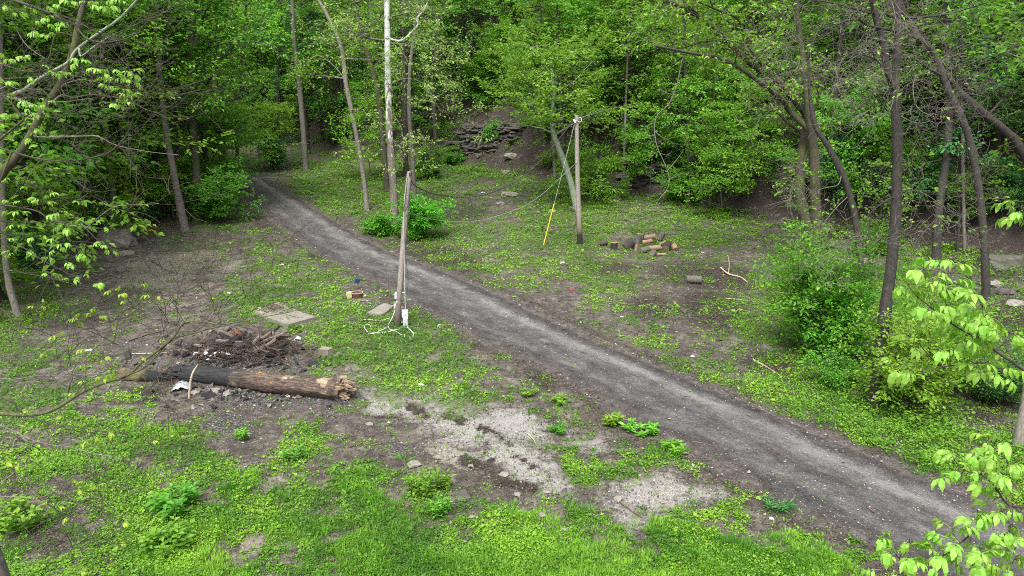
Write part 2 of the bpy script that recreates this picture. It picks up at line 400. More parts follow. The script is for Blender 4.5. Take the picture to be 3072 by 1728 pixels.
def shoulder(n, l, med, fin):
    return ramp(n, l, mth(n, l, 'ADD', mth(n, l, 'MULTIPLY', med, .5), mth(n, l, 'MULTIPLY', fin, .5)), [(.36, (.022, .018, .017)), (.52, (.060, .051, .047)), (.66, (.125, .112, .104))])
def ground_mat():
    m, n, l = newmat('ground_soil')
    tc = n.new('ShaderNodeTexCoord'); P = tc.outputs['Object']
    A = lambda k: nd(n, 'ShaderNodeAttribute', attribute_name=k).outputs['Fac']
    big = noise(n, l, P, .55, 5, .6); med = noise(n, l, P, 3.2, 5, .7); fin = noise(n, l, P, 17, 4, .75); mic = noise(n, l, P, 60, 3, .7)
    sf = mth(n, l, 'ADD', mth(n, l, 'MULTIPLY', med, .45), mth(n, l, 'ADD', mth(n, l, 'MULTIPLY', fin, .35), mth(n, l, 'MULTIPLY', mic, .2)))
    soil = ramp(n, l, sf, [(.37, (.011, .009, .008)), (.5, (.046, .038, .033)), (.62, (.110, .094, .079))])
    tan = ramp(n, l, sf, [(.36, (.050, .042, .033)), (.62, (.185, .162, .130))])
    ash = ramp(n, l, fin, [(.35, (.012, .011, .011)), (.52, (.045, .040, .038)), (.66, (.16, .15, .145))])
    lit = ramp(n, l, fin, [(.3, (.008, .0066, .006)), (.52, (.027, .0205, .0175)), (.72, (.075, .056, .045))])
    grv = ramp(n, l, mic, [(.32, (.06, .055, .05)), (.46, (.13, .123, .113)), (.57, (.245, .235, .218)), (.72, (.40, .385, .36))])
    mos = ramp(n, l, fin, [(.3, (.022, .032, .009)), (.7, (.075, .115, .016))])
    # one coarse-to-fine edge noise, stretched to full contrast, tears up every patch boundary
    edge = mth(n, l, 'ADD', mth(n, l, 'ADD', mth(n, l, 'MULTIPLY', noise(n, l, P, 1.1, 6, .72), 1.5), mth(n, l, 'MULTIPLY', noise(n, l, P, 6.5, 6, .75), 1.5)), -1.5)
    def thr(a, w=.5, lo=.36, hi=.58):
        return ramp(n, l, mth(n, l, 'ADD', a, mth(n, l, 'MULTIPLY', edge, w * 1.7)), [(lo, (0, 0, 0)), (hi, (1, 1, 1))])
    c = mixc(n, l, thr(big, .3, .45, .7), soil, tan)
    c = mixc(n, l, .55, c, soil)
    c = mixc(n, l, thr(A('tan'), .6), c, tan)
    c = mixc(n, l, thr(A('litter'), .6), c, lit)
    c = mixc(n, l, thr(A('gravel'), .95, .22, .92), c, grv)
    c = mixc(n, l, thr(A('burnt'), .6, .42, .66), c, ash)
    c = mixc(n, l, thr(A('streak'), .9, .45, .7), c, lit)
    c = mixc(n, l, thr(A('shoulder'), .55, .35, .65), c, shoulder(n, l, med, fin))
    c = mixc(n, l, mth(n, l, 'MULTIPLY', thr(A('green'), .5, .25, .90), .65), c, mos)
    # stray pale chips and dark crumbs
    vo = n.new('ShaderNodeTexVoronoi'); vo.inputs['Scale'].default_value = 26; l.new(P, vo.inputs['Vector'])
    chip = ramp(n, l, vo.outputs['Distance'], [(.10, (1, 1, 1)), (.17, (0, 0, 0))])
    sel = ramp(n, l, vo.outputs['Color'], [(.62, (0, 0, 0)), (.66, (1, 1, 1))])
    chip = mth(n, l, 'MULTIPLY', mth(n, l, 'MULTIPLY', chip, sel), mth(n, l, 'ADD', mth(n, l, 'MULTIPLY', big, 1.1), -.05), True)
    c = mixc(n, l, chip, c, (.30, .285, .255))
    h = mth(n, l, 'ADD', mth(n, l, 'MULTIPLY', fin, .6), mth(n, l, 'MULTIPLY', mic, .4))
    finish(n, l, c, .95, h, .8, .035, .2)
    return m
def road_mat():
    m, n, l = newmat('road_gravel')
    tc = n.new('ShaderNodeTexCoord'); P = tc.outputs['Object']
    ac = nd(n, 'ShaderNodeAttribute', attribute_name='across').outputs['Fac']; al = nd(n, 'ShaderNodeAttribute', attribute_name='along').outputs['Fac']
    cx = n.new('ShaderNodeCombineXYZ'); l.new(mth(n, l, 'MULTIPLY', ac, 2.0), cx.inputs[0]); l.new(mth(n, l, 'MULTIPLY', al, .42), cx.inputs[1])
    st = noise(n, l, cx.outputs[0], 1.6, 6, .62, .4); st2 = noise(n, l, cx.outputs[0], 5.5, 5, .65, .3)
    med = noise(n, l, P, 3.2, 5, .7); fin = noise(n, l, P, 17, 4, .75); mic = noise(n, l, P, 75, 3, .7)
    v = mth(n, l, 'ADD', mth(n, l, 'ADD', mth(n, l, 'MULTIPLY', st, .30), mth(n, l, 'MULTIPLY', st2, .16)), mth(n, l, 'ADD', mth(n, l, 'MULTIPLY', med, .16), mth(n, l, 'ADD', mth(n, l, 'MULTIPLY', fin, .30), mth(n, l, 'MULTIPLY', mic, .22))))
    # worn paler wheel lines, darker soft shoulders
    wear = ramp(n, l, mth(n, l, 'ADD', mth(n, l, 'MULTIPLY', ac, .5), .5), [(0, (.0,) * 3), (.10, (.18,) * 3), (.26, (.50,) * 3), (.42, (.36,) * 3), (.58, (.52,) * 3), (.74, (.86,) * 3), (.86, (.38,) * 3), (.93, (.04,) * 3), (1, (0,) * 3)])
    v = mth(n, l, 'ADD', v, mth(n, l, 'MULTIPLY', mth(n, l, 'SUBTRACT', wear, .42), .22))
    c = ramp(n, l, v, [(.42, (.012, .011, .0105)), (.505, (.034, .032, .031)), (.585, (.066, .063, .061)), (.70, (.145, .138, .132))])
    damp = ramp(n, l, noise(n, l, P, .55, 4, .6, .5), [(.50, (0, 0, 0)), (.66, (1, 1, 1))])
    c = mixc(n, l, mth(n, l, 'MULTIPLY', damp, .55), c, ramp(n, l, v, [(.4, (.012, .011, .0105)), (.7, (.060, .056, .054))]))
    gr = ramp(n, l, fin, [(.60, (0, 0, 0)), (.70, (1, 1, 1))])
    c = mixc(n, l, mth(n, l, 'MULTIPLY', gr, mth(n, l, 'MULTIPLY', med, .75)), c, (.24, .23, .215))
    c = mixc(n, l, mth(n, l, 'MULTIPLY', ramp(n, l, mic, [(.58, (0, 0, 0)), (.72, (1, 1, 1))]), .35), c, (.22, .215, .20))
    c = mixc(n, l, mth(n, l, 'MULTIPLY', ramp(n, l, noise(n, l, cx.outputs[0], 9, 4, .7), [(.64, (0, 0, 0)), (.72, (1, 1, 1))]), .6), c, (.050, .036, .030))
    edge = mth(n, l, 'ADD', mth(n, l, 'ABSOLUTE', ac), mth(n, l, 'MULTIPLY', mth(n, l, 'SUBTRACT', noise(n, l, P, 1.3, 6, .75), .5), .9))
    c = mixc(n, l, ramp(n, l, edge, [(.76, (0, 0, 0)), (.98, (1, 1, 1))]), c, shoulder(n, l, med, fin))
    h = mth(n, l, 'ADD', mth(n, l, 'MULTIPLY', fin, .6), mth(n, l, 'MULTIPLY', mic, .4))
    finish(n, l, c, .95, h, 1.0, .04, .12)
    return m

M = {}
M['ground'] = ground_mat(); M['road'] = road_mat()
def _axis(a0, a1, step, lo, hi, g=1.12):
    core = list(np.arange(a0, a1 + 1e-6, step)); s = step; x = core[-1]; up = []
    while x < hi: s = min(s * g, 6); x += s; up.append(x)
    s = step; x = core[0]; dn = []
    while x > lo: s = min(s * g, 6); x -= s; dn.append(x)
    return np.array(dn[::-1] + core + up)
def patchy(x, y, g, a=1.15, b=.8, f=1.3, seed=0, f2=4.6):
    return g * 1.1 + (fbm(x * f, y * f, 3, seed) - .5) * a + (fbm(x * f2, y * f2, 2, seed + 5) - .5) * b
def cover_v(x, y, g): return patchy(x, y, g * 1.05 + .04, 1.55, 1.15, 1.0, 0, 3.6)
def cover_p(x, y, g): return sstep(.38, .92, cover_v(x, y, g)) * sstep(-.05, .22, g)
def make_ground():
    X, Y = np.meshgrid(_axis(-19, 19, .21, -190, 170, 1.06), _axis(11, 40, .2, -60, 240, 1.05))
    Z = H(X, Y); x, y = X.ravel(), Y.ravel(); z = Z.ravel()
    rd = road_dist(x, y)
    z = z - .07 * (rd < 1.0) * np.clip((1.0 - rd) * 6, 0, 1)         # the lane lies in a shallow bed
    ny, nx = X.shape
    i = np.arange(ny - 1)[:, None] * nx + np.arange(nx - 1)[None]
    mb = MB(); mb.add(np.c_[x, y, z], np.stack([i, i + 1, i + nx + 1, i + nx], -1).reshape(-1, 4))
    me = mb.mesh('ground', M['ground'])
    px, py, dep = project(x, y, z)
    front = (y > 3)
    s = foot_dist(x, y)
    out = ((px < -60) | (px > 3130) | (py > 1760) | (py < 520)) & True
    g = np.where(front, green_at(px, py), .5) * .9
    lit = np.where(front, blobs(px, py, LITTER), 0)
    lit = np.maximum(lit, sstep(-1, 4, s) * .85); g = np.where(s > 2, .12, g)
    g = np.where(s > 2, g * .4, cover_p(x, y, np.where(front, green_at(px, py), .5)))
    lit = np.maximum(lit, sstep(.95, 1.15, rd) * sstep(1.75, 1.3, rd) * .50)
    att = {'green': np.where(rd < 1.05, 0, g), 'litter': lit, 'gravel': np.where(front, blobs(px, py, GRAVEL), 0), 'burnt': np.where(front, blobs(px, py, BURNT), 0),
           'shoulder': np.where(rd < 1, 1, 1 - sstep(1.02, 1.45, rd)), 'tan': np.where(front, blobs(px, py, TAN), 0), 'streak': np.where(front, blobs(px, py, STREAK), 0)}
    for k, v in att.items():
        a = me.attributes.new(k, 'FLOAT', 'POINT'); a.data.foreach_set('value', np.asarray(v, np.float32))
    o = link_mesh('ground', me, kind='structure', label='bare soil of the clearing with moss, gravel and ash patches, rising into the wooded bluff')
    # the lane
    n = len(RC); k = 23; t = np.linspace(-1, 1, k)
    rng = np.random.default_rng(4)
    e = np.linspace(0, 1, n)
    wob = 1 + .07 * (fbm(e * 60, e * 0, 3, 3) - .5)[:, None] * 2 + .05 * (fbm(e * 220, e * 0 + 7, 3, 3) - .5)[:, None] * 2
    tt = t[None, :] * np.where(np.abs(t[None, :]) > .8, wob, 1)
    XY = RC[:, None, :] + (RR - RL)[:, None, :] * .5 * tt[..., None]
    zz = H(XY[..., 0], XY[..., 1]) + .012 + .02 * (1 - np.abs(t[None]) ** 2) - .028 * (np.exp(-((t[None] - .45) / .16) ** 2) + np.exp(-((t[None] + .45) / .16) ** 2)) * (.6 + .8 * vnoise(e * 90, e * 0, 3)[:, None])
    zz[:, 0] -= .05; zz[:, -1] -= .05
    i = np.arange(n - 1)[:, None] * k + np.arange(k - 1)[None]
    mb = MB(); mb.add(np.c_[XY.reshape(-1, 2), zz.ravel()], np.stack([i, i + 1, i + k + 1, i + k], -1).reshape(-1, 4)[:, ::-1])
    me = mb.mesh('gravel_road', M['road'])
    s = np.r_[0, np.cumsum(np.hypot(*np.diff(RC, axis=0).T))]
    for nm, v in (('across', np.broadcast_to(t[None], (n, k))), ('along', np.broadcast_to(s[:, None], (n, k)))):
        a = me.attributes.new(nm, 'FLOAT', 'POINT'); a.data.foreach_set('value', np.ascontiguousarray(v, np.float32).ravel())
    link_mesh('gravel_road', me, kind='structure', label='grey gravel lane with worn wheel tracks crossing the clearing into the wood')
make_ground()
# ------------------------------------------------------------------ leaves, branches, trees
M['leaf_wood'] = leaf_mat('leaf_woodland', (.044, .130, .012), (.100, .258, .024), (.180, .38, .045), .5)
M['leaf_maple'] = leaf_mat('leaf_maple', (.062, .170, .012), (.135, .312, .026), (.235, .44, .050), .5)
M['leaf_lime'] = leaf_mat('leaf_lime', (.075, .20, .010), (.15, .32, .020), (.25, .43, .045), .42)
M['leaf_bush'] = leaf_mat('leaf_bush', (.042, .17, .012), (.095, .30, .018), (.175, .43, .038), .48)
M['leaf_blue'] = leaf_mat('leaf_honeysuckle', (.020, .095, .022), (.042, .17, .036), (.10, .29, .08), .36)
M['leaf_syc'] = leaf_mat('leaf_sycamore', (.12, .20, .035), (.22, .32, .065), (.34, .44, .13), .4)
M['leaf_near'] = leaf_mat('leaf_box_elder', (.12, .27, .025), (.20, .40, .045), (.31, .52, .085), .45, .01)
M['leaf_bud'] = leaf_mat('leaf_young', (.14, .25, .018), (.25, .37, .03), (.38, .47, .05), .45, .01)
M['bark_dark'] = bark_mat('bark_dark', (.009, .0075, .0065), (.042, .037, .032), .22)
M['bark_grey'] = bark_mat('bark_grey', (.034, .030, .025), (.125, .112, .096), .18, lichen=.3)
M['bark_pale'] = bark_mat('bark_pale', (.060, .052, .042), (.19, .172, .148), .1, lichen=.3)
M['bark_moss'] = bark_mat('bark_moss', (.016, .013, .010), (.066, .058, .043), .6)
M['bark_olive'] = bark_mat('bark_olive', (.030, .034, .014), (.105, .118, .045), .3, lichen=.1)
M['bark_lichen'] = bark_mat('bark_lichen', (.07, .085, .06), (.22, .26, .18), .5, (.16, .22, .10), lichen=.5)
M['twig_grey'] = bark_mat('twig_grey', (.060, .052, .043), (.16, .142, .118), .15, lichen=.3, bstr=.2)
M['twig_dark'] = bark_mat('twig_dark', (.018, .014, .012), (.060, .048, .040), .3, bstr=.2)
def sycamore_mat():
    m, n, l = newmat('bark_sycamore')
    tc = n.new('ShaderNodeTexCoord'); P = tc.outputs['Object']
    sp = n.new('ShaderNodeSeparateXYZ'); l.new(P, sp.inputs[0])
    mp = n.new('ShaderNodeMapping'); mp.inputs['Scale'].default_value = (3.2, 3.2, 1.1); l.new(P, mp.inputs[0])
    a = noise(n, l, mp.outputs[0], 1.4, 4, .6, .5); b = noise(n, l, mp.outputs[0], 6, 4, .7)
    t = mth(n, l, 'ADD', mth(n, l, 'MULTIPLY', sp.outputs[2], .105), mth(n, l, 'MULTIPLY', mth(n, l, 'SUBTRACT', a, .5), 3.2))
    k = ramp(n, l, t, [(.80, (0, 0, 0)), (.92, (1, 1, 1))])
    brown = ramp(n, l, b, [(.3, (.055, .043, .035)), (.7, (.165, .138, .115))]); white = ramp(n, l, b, [(.25, (.20, .205, .195)), (.6, (.44, .45, .43))])
    c = mixc(n, l, k, brown, white)
    p2 = ramp(n, l, a, [(.60, (0, 0, 0)), (.66, (1, 1, 1))])
    c = mixc(n, l, mth(n, l, 'MULTIPLY', p2, .55), c, (.19, .175, .14))
    finish(n, l, c, .85, b, .4, .02); return m
M['bark_syc'] = sycamore_mat()

def leaf_quads(mb, P, D, N, size, rng, mi=0, w=.55, fold=.18, r=None):
    """many leaves at once: two triangles each, folded along the midrib.  P base points, D directions, N normals"""
    k = len(P)
    if not k: return
    D = D / np.maximum(np.linalg.norm(D, axis=1), 1e-9)[:, None]
    S = np.cross(D, N); S /= np.maximum(np.linalg.norm(S, axis=1), 1e-9)[:, None]
    U = np.cross(S, D)
    L = (np.asarray(size) * np.ones(k))[:, None]
    V = np.stack([P, P + D * L * .48 + S * L * w * .5 + U * L * fold, P + D * L, P + D * L * .48 - S * L * w * .5 + U * L * fold], 1).reshape(-1, 3)
    i = np.arange(k)[:, None] * 4
    T = np.concatenate([i + np.array([[0, 1, 2]]), i + np.array([[0, 2, 3]])])
    rr = np.clip(rng.normal(.5, .22, k), 0, 1) if r is None else r
    mb.add(V, T, mi, np.repeat(rr, 4))
def spray(mb, line, rng, n, size, side=.35, droop=.25, mi=0, w=.55, tint=0, up=.45):
    """leaves of one twig lying in a loose, drooping, nearly level fan"""
    line = np.asarray(line); m = len(line) - 1
    t = rng.uniform(.15, 1.02, n) * m; i = np.minimum(t.astype(int), m - 1); f = (t - i)[:, None]
    P = line[i] * (1 - f) + line[i + 1] * f
    d = line[-1] - line[0]; d = d / max(np.linalg.norm(d), 1e-6)
    s = np.cross(d, (0, 0, 1)); s = s / max(np.linalg.norm(s), 1e-6)
    sd = rng.choice([-1, 1], n) * rng.uniform(.4, 1.0, n)
    D = d[None] * rng.uniform(.2, 1.0, n)[:, None] + s[None] * sd[:, None] + np.array([0, 0, -1.0]) * (droop + rng.normal(0, .22, n))[:, None]
    P = P + s[None] * (sd * rng.uniform(0, side, n))[:, None] + rng.normal(0, .06, (n, 3))
    N = np.array([0, 0, 1.0]) + rng.normal(0, up, (n, 3))
    leaf_quads(mb, P, D, N, size * rng.uniform(.65, 1.25, n), rng, mi, w, .16, np.clip(rng.normal(.5 + tint, .2, n), 0, 1))

class P_:  # growth habit
    def __init__(s, **k):
        s.levels = 2; s.kids = (5, 4); s.spread = (.6, 1.1); s.lift = .10; s.wig = .16; s.len = (.5, .75); s.flat = .55; s.taper = .35; s.__dict__.update(k)
def grow(rng, p, d, L, r, lev, out, H_):
    n = 5 if lev == 0 else (4 if lev < H_.levels else 3)
    pts = [np.asarray(p, float)]; d = norm(d)
    for i in range(n):
        d = norm(d + rng.normal(0, H_.wig, 3) + np.array([0, 0, H_.lift * (1 if lev == 0 else .3)]))
        pts.append(pts[-1] + d * L / n)
    pts = np.array(pts); rad = np.linspace(r, max(r * H_.taper, .004), n + 1)
    out.append((lev, pts, rad))
    if lev >= H_.levels: return
    k = H_.kids[lev]
    for j in range(k):
        t = rng.uniform(.25, 1.0) if j else .97
        i = min(int(t * n), n - 1); f = t * n - i
        q = pts[i] * (1 - f) + pts[i + 1] * f; dd = norm(pts[i + 1] - pts[i])
        a = rng.uniform(*H_.spread); v = norm(np.cross(dd, rng.normal(0, 1, 3))); v[2] *= (1 - H_.flat); v = norm(v)
        nd_ = dd * math.cos(a) + v * math.sin(a)
        grow(rng, q, nd_, L * rng.uniform(*H_.len), max((rad[i] * (1 - f) + rad[i + 1] * f) * .6, .005), lev + 1, out, H_)
def branches_to(mb, out, sides=(6, 4, 3, 3), mi=0, minr=0):
    for lev, pts, rad in out:
        if rad[0] < minr: continue
        tube(mb, pts, rad, sides[min(lev, 3)], mi, cap=False)

def trunk_tube(mb, pts, rad, rng, n=10, mi=0, flare=1.35):
    """trunk with swollen foot and uneven girth"""
    m = max(10, int(np.sum(np.linalg.norm(np.diff(pts, axis=0), axis=1)) / .7))
    Q, R_ = smooth_path(pts, m, rad)
    d = np.r_[0, np.cumsum(np.linalg.norm(np.diff(Q, axis=0), axis=1))]
    R_ = R_ * (1 + (flare - 1) * np.exp(-d / .45)) * (1 + .05 * np.sin(d * 2.1 + rng.uniform(0, 6)))
    tube(mb, Q, R_, n, mi, rough=.05, rng=rng)
    return Q, R_

def limb_set(rng, Q, R_, k, t0, t1, L, H_, up=.25, aim=None, rscale=.45):
    """k limbs off the upper trunk"""
    out = []; m = len(Q) - 1; az = rng.uniform(0, 6.28)
    for j in range(k):
        t = t0 + (t1 - t0) * (j + rng.uniform(0, .8)) / k; x = t * m; i = min(int(x), m - 1)
        q = Q[i] + (Q[i + 1] - Q[i]) * (x - i); az += 2.4 + rng.normal(0, .4)
        d = np.array([math.cos(az), math.sin(az), up + rng.normal(0, .15)])
        if aim is not None: d = d + np.asarray(aim)
        grow(rng, q, d, L * (1.15 - .55 * (t - t0) / max(t1 - t0, .01)) * rng.uniform(.75, 1.2), max(R_[i] * rscale, .015), 0, out, H_)
    return out

HAB = {'leafy': P_(levels=2, kids=(6, 5)), 'layer': P_(levels=2, kids=(6, 5), flat=.85, lift=.02, spread=(.5, 1.0)), 'bare': P_(levels=3, kids=(5, 3, 3), wig=.2, lift=.06, flat=.2),
       'thin': P_(levels=2, kids=(4, 4), flat=.3), 'droop': P_(levels=2, kids=(6, 5), flat=.6, lift=-.05)}
def leaves_on(mb, out, rng, n, size, lev=2, side=.35, droop=.25, tint_h=None, w=.55, mi=0, keep=1.0):
    for lv, pts, rad in out:
        if lv < lev or rng.random() > keep: continue
        spray(mb, pts, rng, max(2, int(rng.normal(n, n * .25))), size, side, droop, mi, w, tint=rng.normal(0, .14))

# ---- trees of the wood: a handful of kinds, then copies
def make_wood_tree(name, seed, h, r, bark, leaf, crown0, k, L, nleaf, size, hab, label, cat='tree', lean=0, group=None):
    rng = np.random.default_rng(seed)
    p = [np.array([0, 0, -.4])]; d = np.array([rng.normal(0, .05) + lean, rng.normal(0, .05), 1])
    for i in range(6):
        d = norm(d + np.array([rng.normal(0, .05), rng.normal(0, .05), .12])); p.append(p[-1] + d * (h + .4) / 6)
    wood = MB(); Q, R_ = trunk_tube(wood, np.array(p), np.linspace(r, r * .28, 7), rng, 8)
    out = limb_set(rng, Q, R_, k, crown0, 1.0, L, HAB[hab], .22)
    branches_to(wood, out, (5, 3, 3), minr=.006)
    lf = MB(); leaves_on(lf, out, rng, nleaf, size, 1, .5, .22)
    root = empty(name, (0, 0, 0), label=label, cat=cat, group=group)
    wood.obj('trunk', bark, root); lf.obj('crown', leaf, root, smooth=False)
    return root
def copy_thing(root, loc, rz, sc, label=None, group=None, tilt=(0, 0)):
    c = root.copy(); COL.objects.link(c); c.location = tuple(float(v) for v in loc); c.rotation_euler = (tilt[0], tilt[1], rz); c.scale = (sc[0], sc[0], sc[1])
    if label: c['label'] = label
    if group: c['group'] = group
    for ch in list(root.children):
        q = ch.copy(); COL.objects.link(q); q.parent = c
        for g in ch.children:
            w = g.copy(); COL.objects.link(w); w.parent = q
    return c
# ------------------------------------------------------------------ the wood behind: kinds
WOOD = [
 make_wood_tree('broadleaf_tree', 1, 19, .26, M['bark_dark'], M['leaf_wood'], .30, 15, 4.6, 13, .34, 'leafy', 'x'),
 make_wood_tree('broadleaf_tree', 2, 16, .20, M['bark_grey'], M['leaf_maple'], .25, 15, 4.0, 13, .33, 'layer', 'x'),
 make_wood_tree('broadleaf_tree', 3, 21, .30, M['bark_dark'], M['leaf_wood'], .35, 15, 5.0, 13, .35, 'layer', 'x'),
 make_wood_tree('broadleaf_tree', 4, 14, .15, M['bark_moss'], M['leaf_maple'], .22, 14, 3.6, 13, .31, 'leafy', 'x', lean=.12),
]
UNDER = [
 make_wood_tree('sapling', 11, 6.5, .06, M['bark_grey'], M['leaf_maple'], .12, 13, 2.2, 12, .24, 'layer', 'x', 'sapling'),
 make_wood_tree('sapling', 12, 8.0, .08, M['bark_dark'], M['leaf_wood'], .14, 14, 2.6, 12, .24, 'layer', 'x', 'sapling'),
]
def make_shrub(name, seed, h, w, leaf, nstem, size, nleaf, label, cat='shrub', bark='twig_dark', group=None, hab='layer'):
    rng = np.random.default_rng(seed); wood = MB(); lf = MB(); outs = []
    for j in range(nstem):
        a = 6.283 * (j + rng.uniform(0, .8)) / nstem; q = rng.uniform(.15, .9)
        d = np.array([math.cos(a) * q * w / h, math.sin(a) * q * w / h, 1])
        grow(rng, (rng.normal(0, .12), rng.normal(0, .12), -.15), d, h * rng.uniform(.5, 1.15), .022, 0, outs, P_(levels=2, kids=(7, 5), flat=.5, lift=-.03, wig=.14, spread=(.6, 1.25), len=(.38, .55)))
    branches_to(wood, outs, (4, 3, 3)); leaves_on(lf, outs, rng, nleaf, size, 1, .18, .15)
    root = empty(name, (0, 0, 0), label=label, cat=cat, group=group)
    wood.obj('stem', M[bark], root); lf.obj('foliage', M[leaf], root, smooth=False)
    return root
SHRUB = [
 make_shrub('bush', 21, 2.4, 2.4, 'leaf_blue', 9, .15, 11, 'x', 'bush'),
 make_shrub('bush', 22, 1.7, 2.4, 'leaf_maple', 9, .14, 11, 'x', 'bush'),
 make_shrub('bush', 23, 3.2, 2.6, 'leaf_wood', 9, .16, 11, 'x', 'bush'),
]
used = set()
def put(root, loc, rz, sc, label, group, tilt=(0, 0)):
    if id(root) not in used:
        used.add(id(root)); root.location = tuple(float(v) for v in loc); root.rotation_euler = (tilt[0], tilt[1], rz); root.scale = (sc[0], sc[0], sc[1])
        root['label'] = label; root['group'] = group
        return root
    return copy_thing(root, loc, rz, sc, label, group, tilt)

rng = np.random.default_rng(77)
KIND = ['tall dark-barked broadleaf tree with small deep green leaves', 'grey-barked broadleaf tree with fresh bright leaf layers', 'tallest dark-barked tree with flat deep green leaf layers', 'slim mossy leaning tree with fresh green leaves']
SKIND = ['blue-green bush', 'low bright green bush', 'large deep green bush']
UKIND = ['bright slim sapling', 'deep green taller sapling']
def where_left(x, y, z):
    px = project(x, y, z)[0]; d = left_wood(x, y)
    return ('at the rim of' if d < 6 else 'deep in' if d > 18 else 'inside') + ' the left wood ' + ('at the left edge' if px < 230 else 'behind the boulder' if px < 480 else 'by the stout trunk' if px < 650 else 'at the lane bend')
def where_hill(x, y, z):
    px = project(x, y, z)[0]; s = float(foot_dist(x, y)); q = 'low' if s < 12 else 'high' if s > 28 else 'midway'
    for lim, t in ((1000, 'past the lane end'), (1330, 'behind the sycamore'), (1650, 'over the rock ledges'), (1950, 'behind the far pole'), (2380, 'left of the twin trunks'), (2680, 'behind the forked trunk'), (9999, 'at the right edge')):
        if px < lim: return q + ' on the bluff ' + t
def poisson(n, gen, dmin, ok, pre=()):
    pts = list(pre); res = []
    for _ in range(n):
        p = gen()
        if not ok(*p): continue
        if all((p[0] - q[0]) ** 2 + (p[1] - q[1]) ** 2 > dmin ** 2 for q in pts): pts.append(p); res.append(p)
    return res
# edge of the left wood, seen in the photograph
LEDGE = np.array([ground_at(*p)[:2] for p in [(-260, 1130), (-60, 1040), (120, 900), (300, 745), (420, 700), (560, 668), (660, 640), (728, 590)]])
_c1, _c2 = RL[6], RL[0]
LEDGE = np.vstack([LEDGE, [ground_at(700, 535)[:2]], [RL[2] + np.array([-1.5, -1])], [RL[0] + np.array([-4, -1.5])], [(-90, 103)]])
def left_wood(x, y):
    """signed distance into the left wood"""
    best = 1e9; sg = -1
    for (ax, ay), (bx, by) in zip(LEDGE[:-1], LEDGE[1:]):
        dx, dy = bx - ax, by - ay; t = min(1, max(0, ((x - ax) * dx + (y - ay) * dy) / (dx * dx + dy * dy)))
        d = math.hypot(x - ax - t * dx, y - ay - t * dy)
        if d < best: best = d; sg = 1 if (dx * (y - ay) - dy * (x - ax)) > 0 else -1
    return best * sg
def in_view(x, y, m=450):
    z = float(H(x, y)); px, py, d = project(x, y, z + 5)
    return -m < px < 3072 + m and y > 8
def hollow(x, y):
    """the bare dark hollow round the rock ledges, and the litter slope left of the twin trunks"""
    s = float(foot_dist(x, y)); px = project(x, y, float(H(x, y)))[0]
    return (1300 < px < 1600 and s < 10) or (2230 < px < 2400 and s < 9)
LW = poisson(2500, lambda: (rng.uniform(-75, 0), rng.uniform(18, 118)), 3.9, lambda x, y: left_wood(x, y) > (4.5 if -24 < x else 1.5) and in_view(x, y))
HW = poisson(3500, lambda: (rng.uniform(-60, 70), rng.uniform(20, 150)), 4.0, lambda x, y: 3.5 < float(foot_dist(x, y)) < 46 and in_view(x, y) and not hollow(x, y))
for i, (x, y) in enumerate(LW):
    z = float(H(x, y)); s = rng.uniform(.8, 1.2)
    q = rng.integers(0, 4); put(WOOD[q], (x, y, z), rng.uniform(0, 6.28), (s, s * rng.uniform(.9, 1.15)), KIND[q].split(' with')[0] + ' ' + where_left(x, y, z), 'trees in the wood left of the lane')
for i, (x, y) in enumerate(HW):
    z = float(H(x, y)); s = rng.uniform(.65, 1.0)
    q = rng.integers(0, 4); put(WOOD[q], (x, y, z), rng.uniform(0, 6.28), (s, s * rng.uniform(.85, 1.1)), KIND[q].split(' with')[0] + ' ' + where_hill(x, y, z), 'trees on the slope of the bluff')
LU = poisson(1800, lambda: (rng.uniform(-60, 0), rng.uniform(18, 95)), 3.0, lambda x, y: (3.0 if -24 < x else .6) < left_wood(x, y) < 26 and in_view(x, y, 200))
HU = poisson(1500, lambda: (rng.uniform(-40, 45), rng.uniform(25, 120)), 3.2, lambda x, y: 2.5 < float(foot_dist(x, y)) < 24 and in_view(x, y, 200) and not hollow(x, y))
for i, (x, y) in enumerate(LU):
    z = float(H(x, y)); s = rng.uniform(.7, 1.15)
    if rng.random() < .5:
        q = rng.integers(0, 2); put(UNDER[q], (x, y, z), rng.uniform(0, 6.28), (s, s), UKIND[q] + ' ' + where_left(x, y, z), 'saplings under the left wood')
    else:
        q = rng.integers(0, 3); put(SHRUB[q], (x, y, z), rng.uniform(0, 6.28), (s, s), SKIND[q] + ' ' + where_left(x, y, z), 'bushes under the left wood')
for i, (x, y) in enumerate(HU):
    z = float(H(x, y)); s = rng.uniform(.7, 1.1)
    if rng.random() < .45:
        q = rng.integers(0, 2); put(UNDER[q], (x, y, z), rng.uniform(0, 6.28), (s, s), UKIND[q] + ' ' + where_hill(x, y, z), 'saplings on the bluff')
    else:
        q = rng.integers(0, 3); put(SHRUB[q], (x, y, z), rng.uniform(0, 6.28), (s, s), SKIND[q] + ' ' + where_hill(x, y, z), 'bushes on the bluff')
print('WOOD', len(LW), len(HW), len(LU), len(HU))
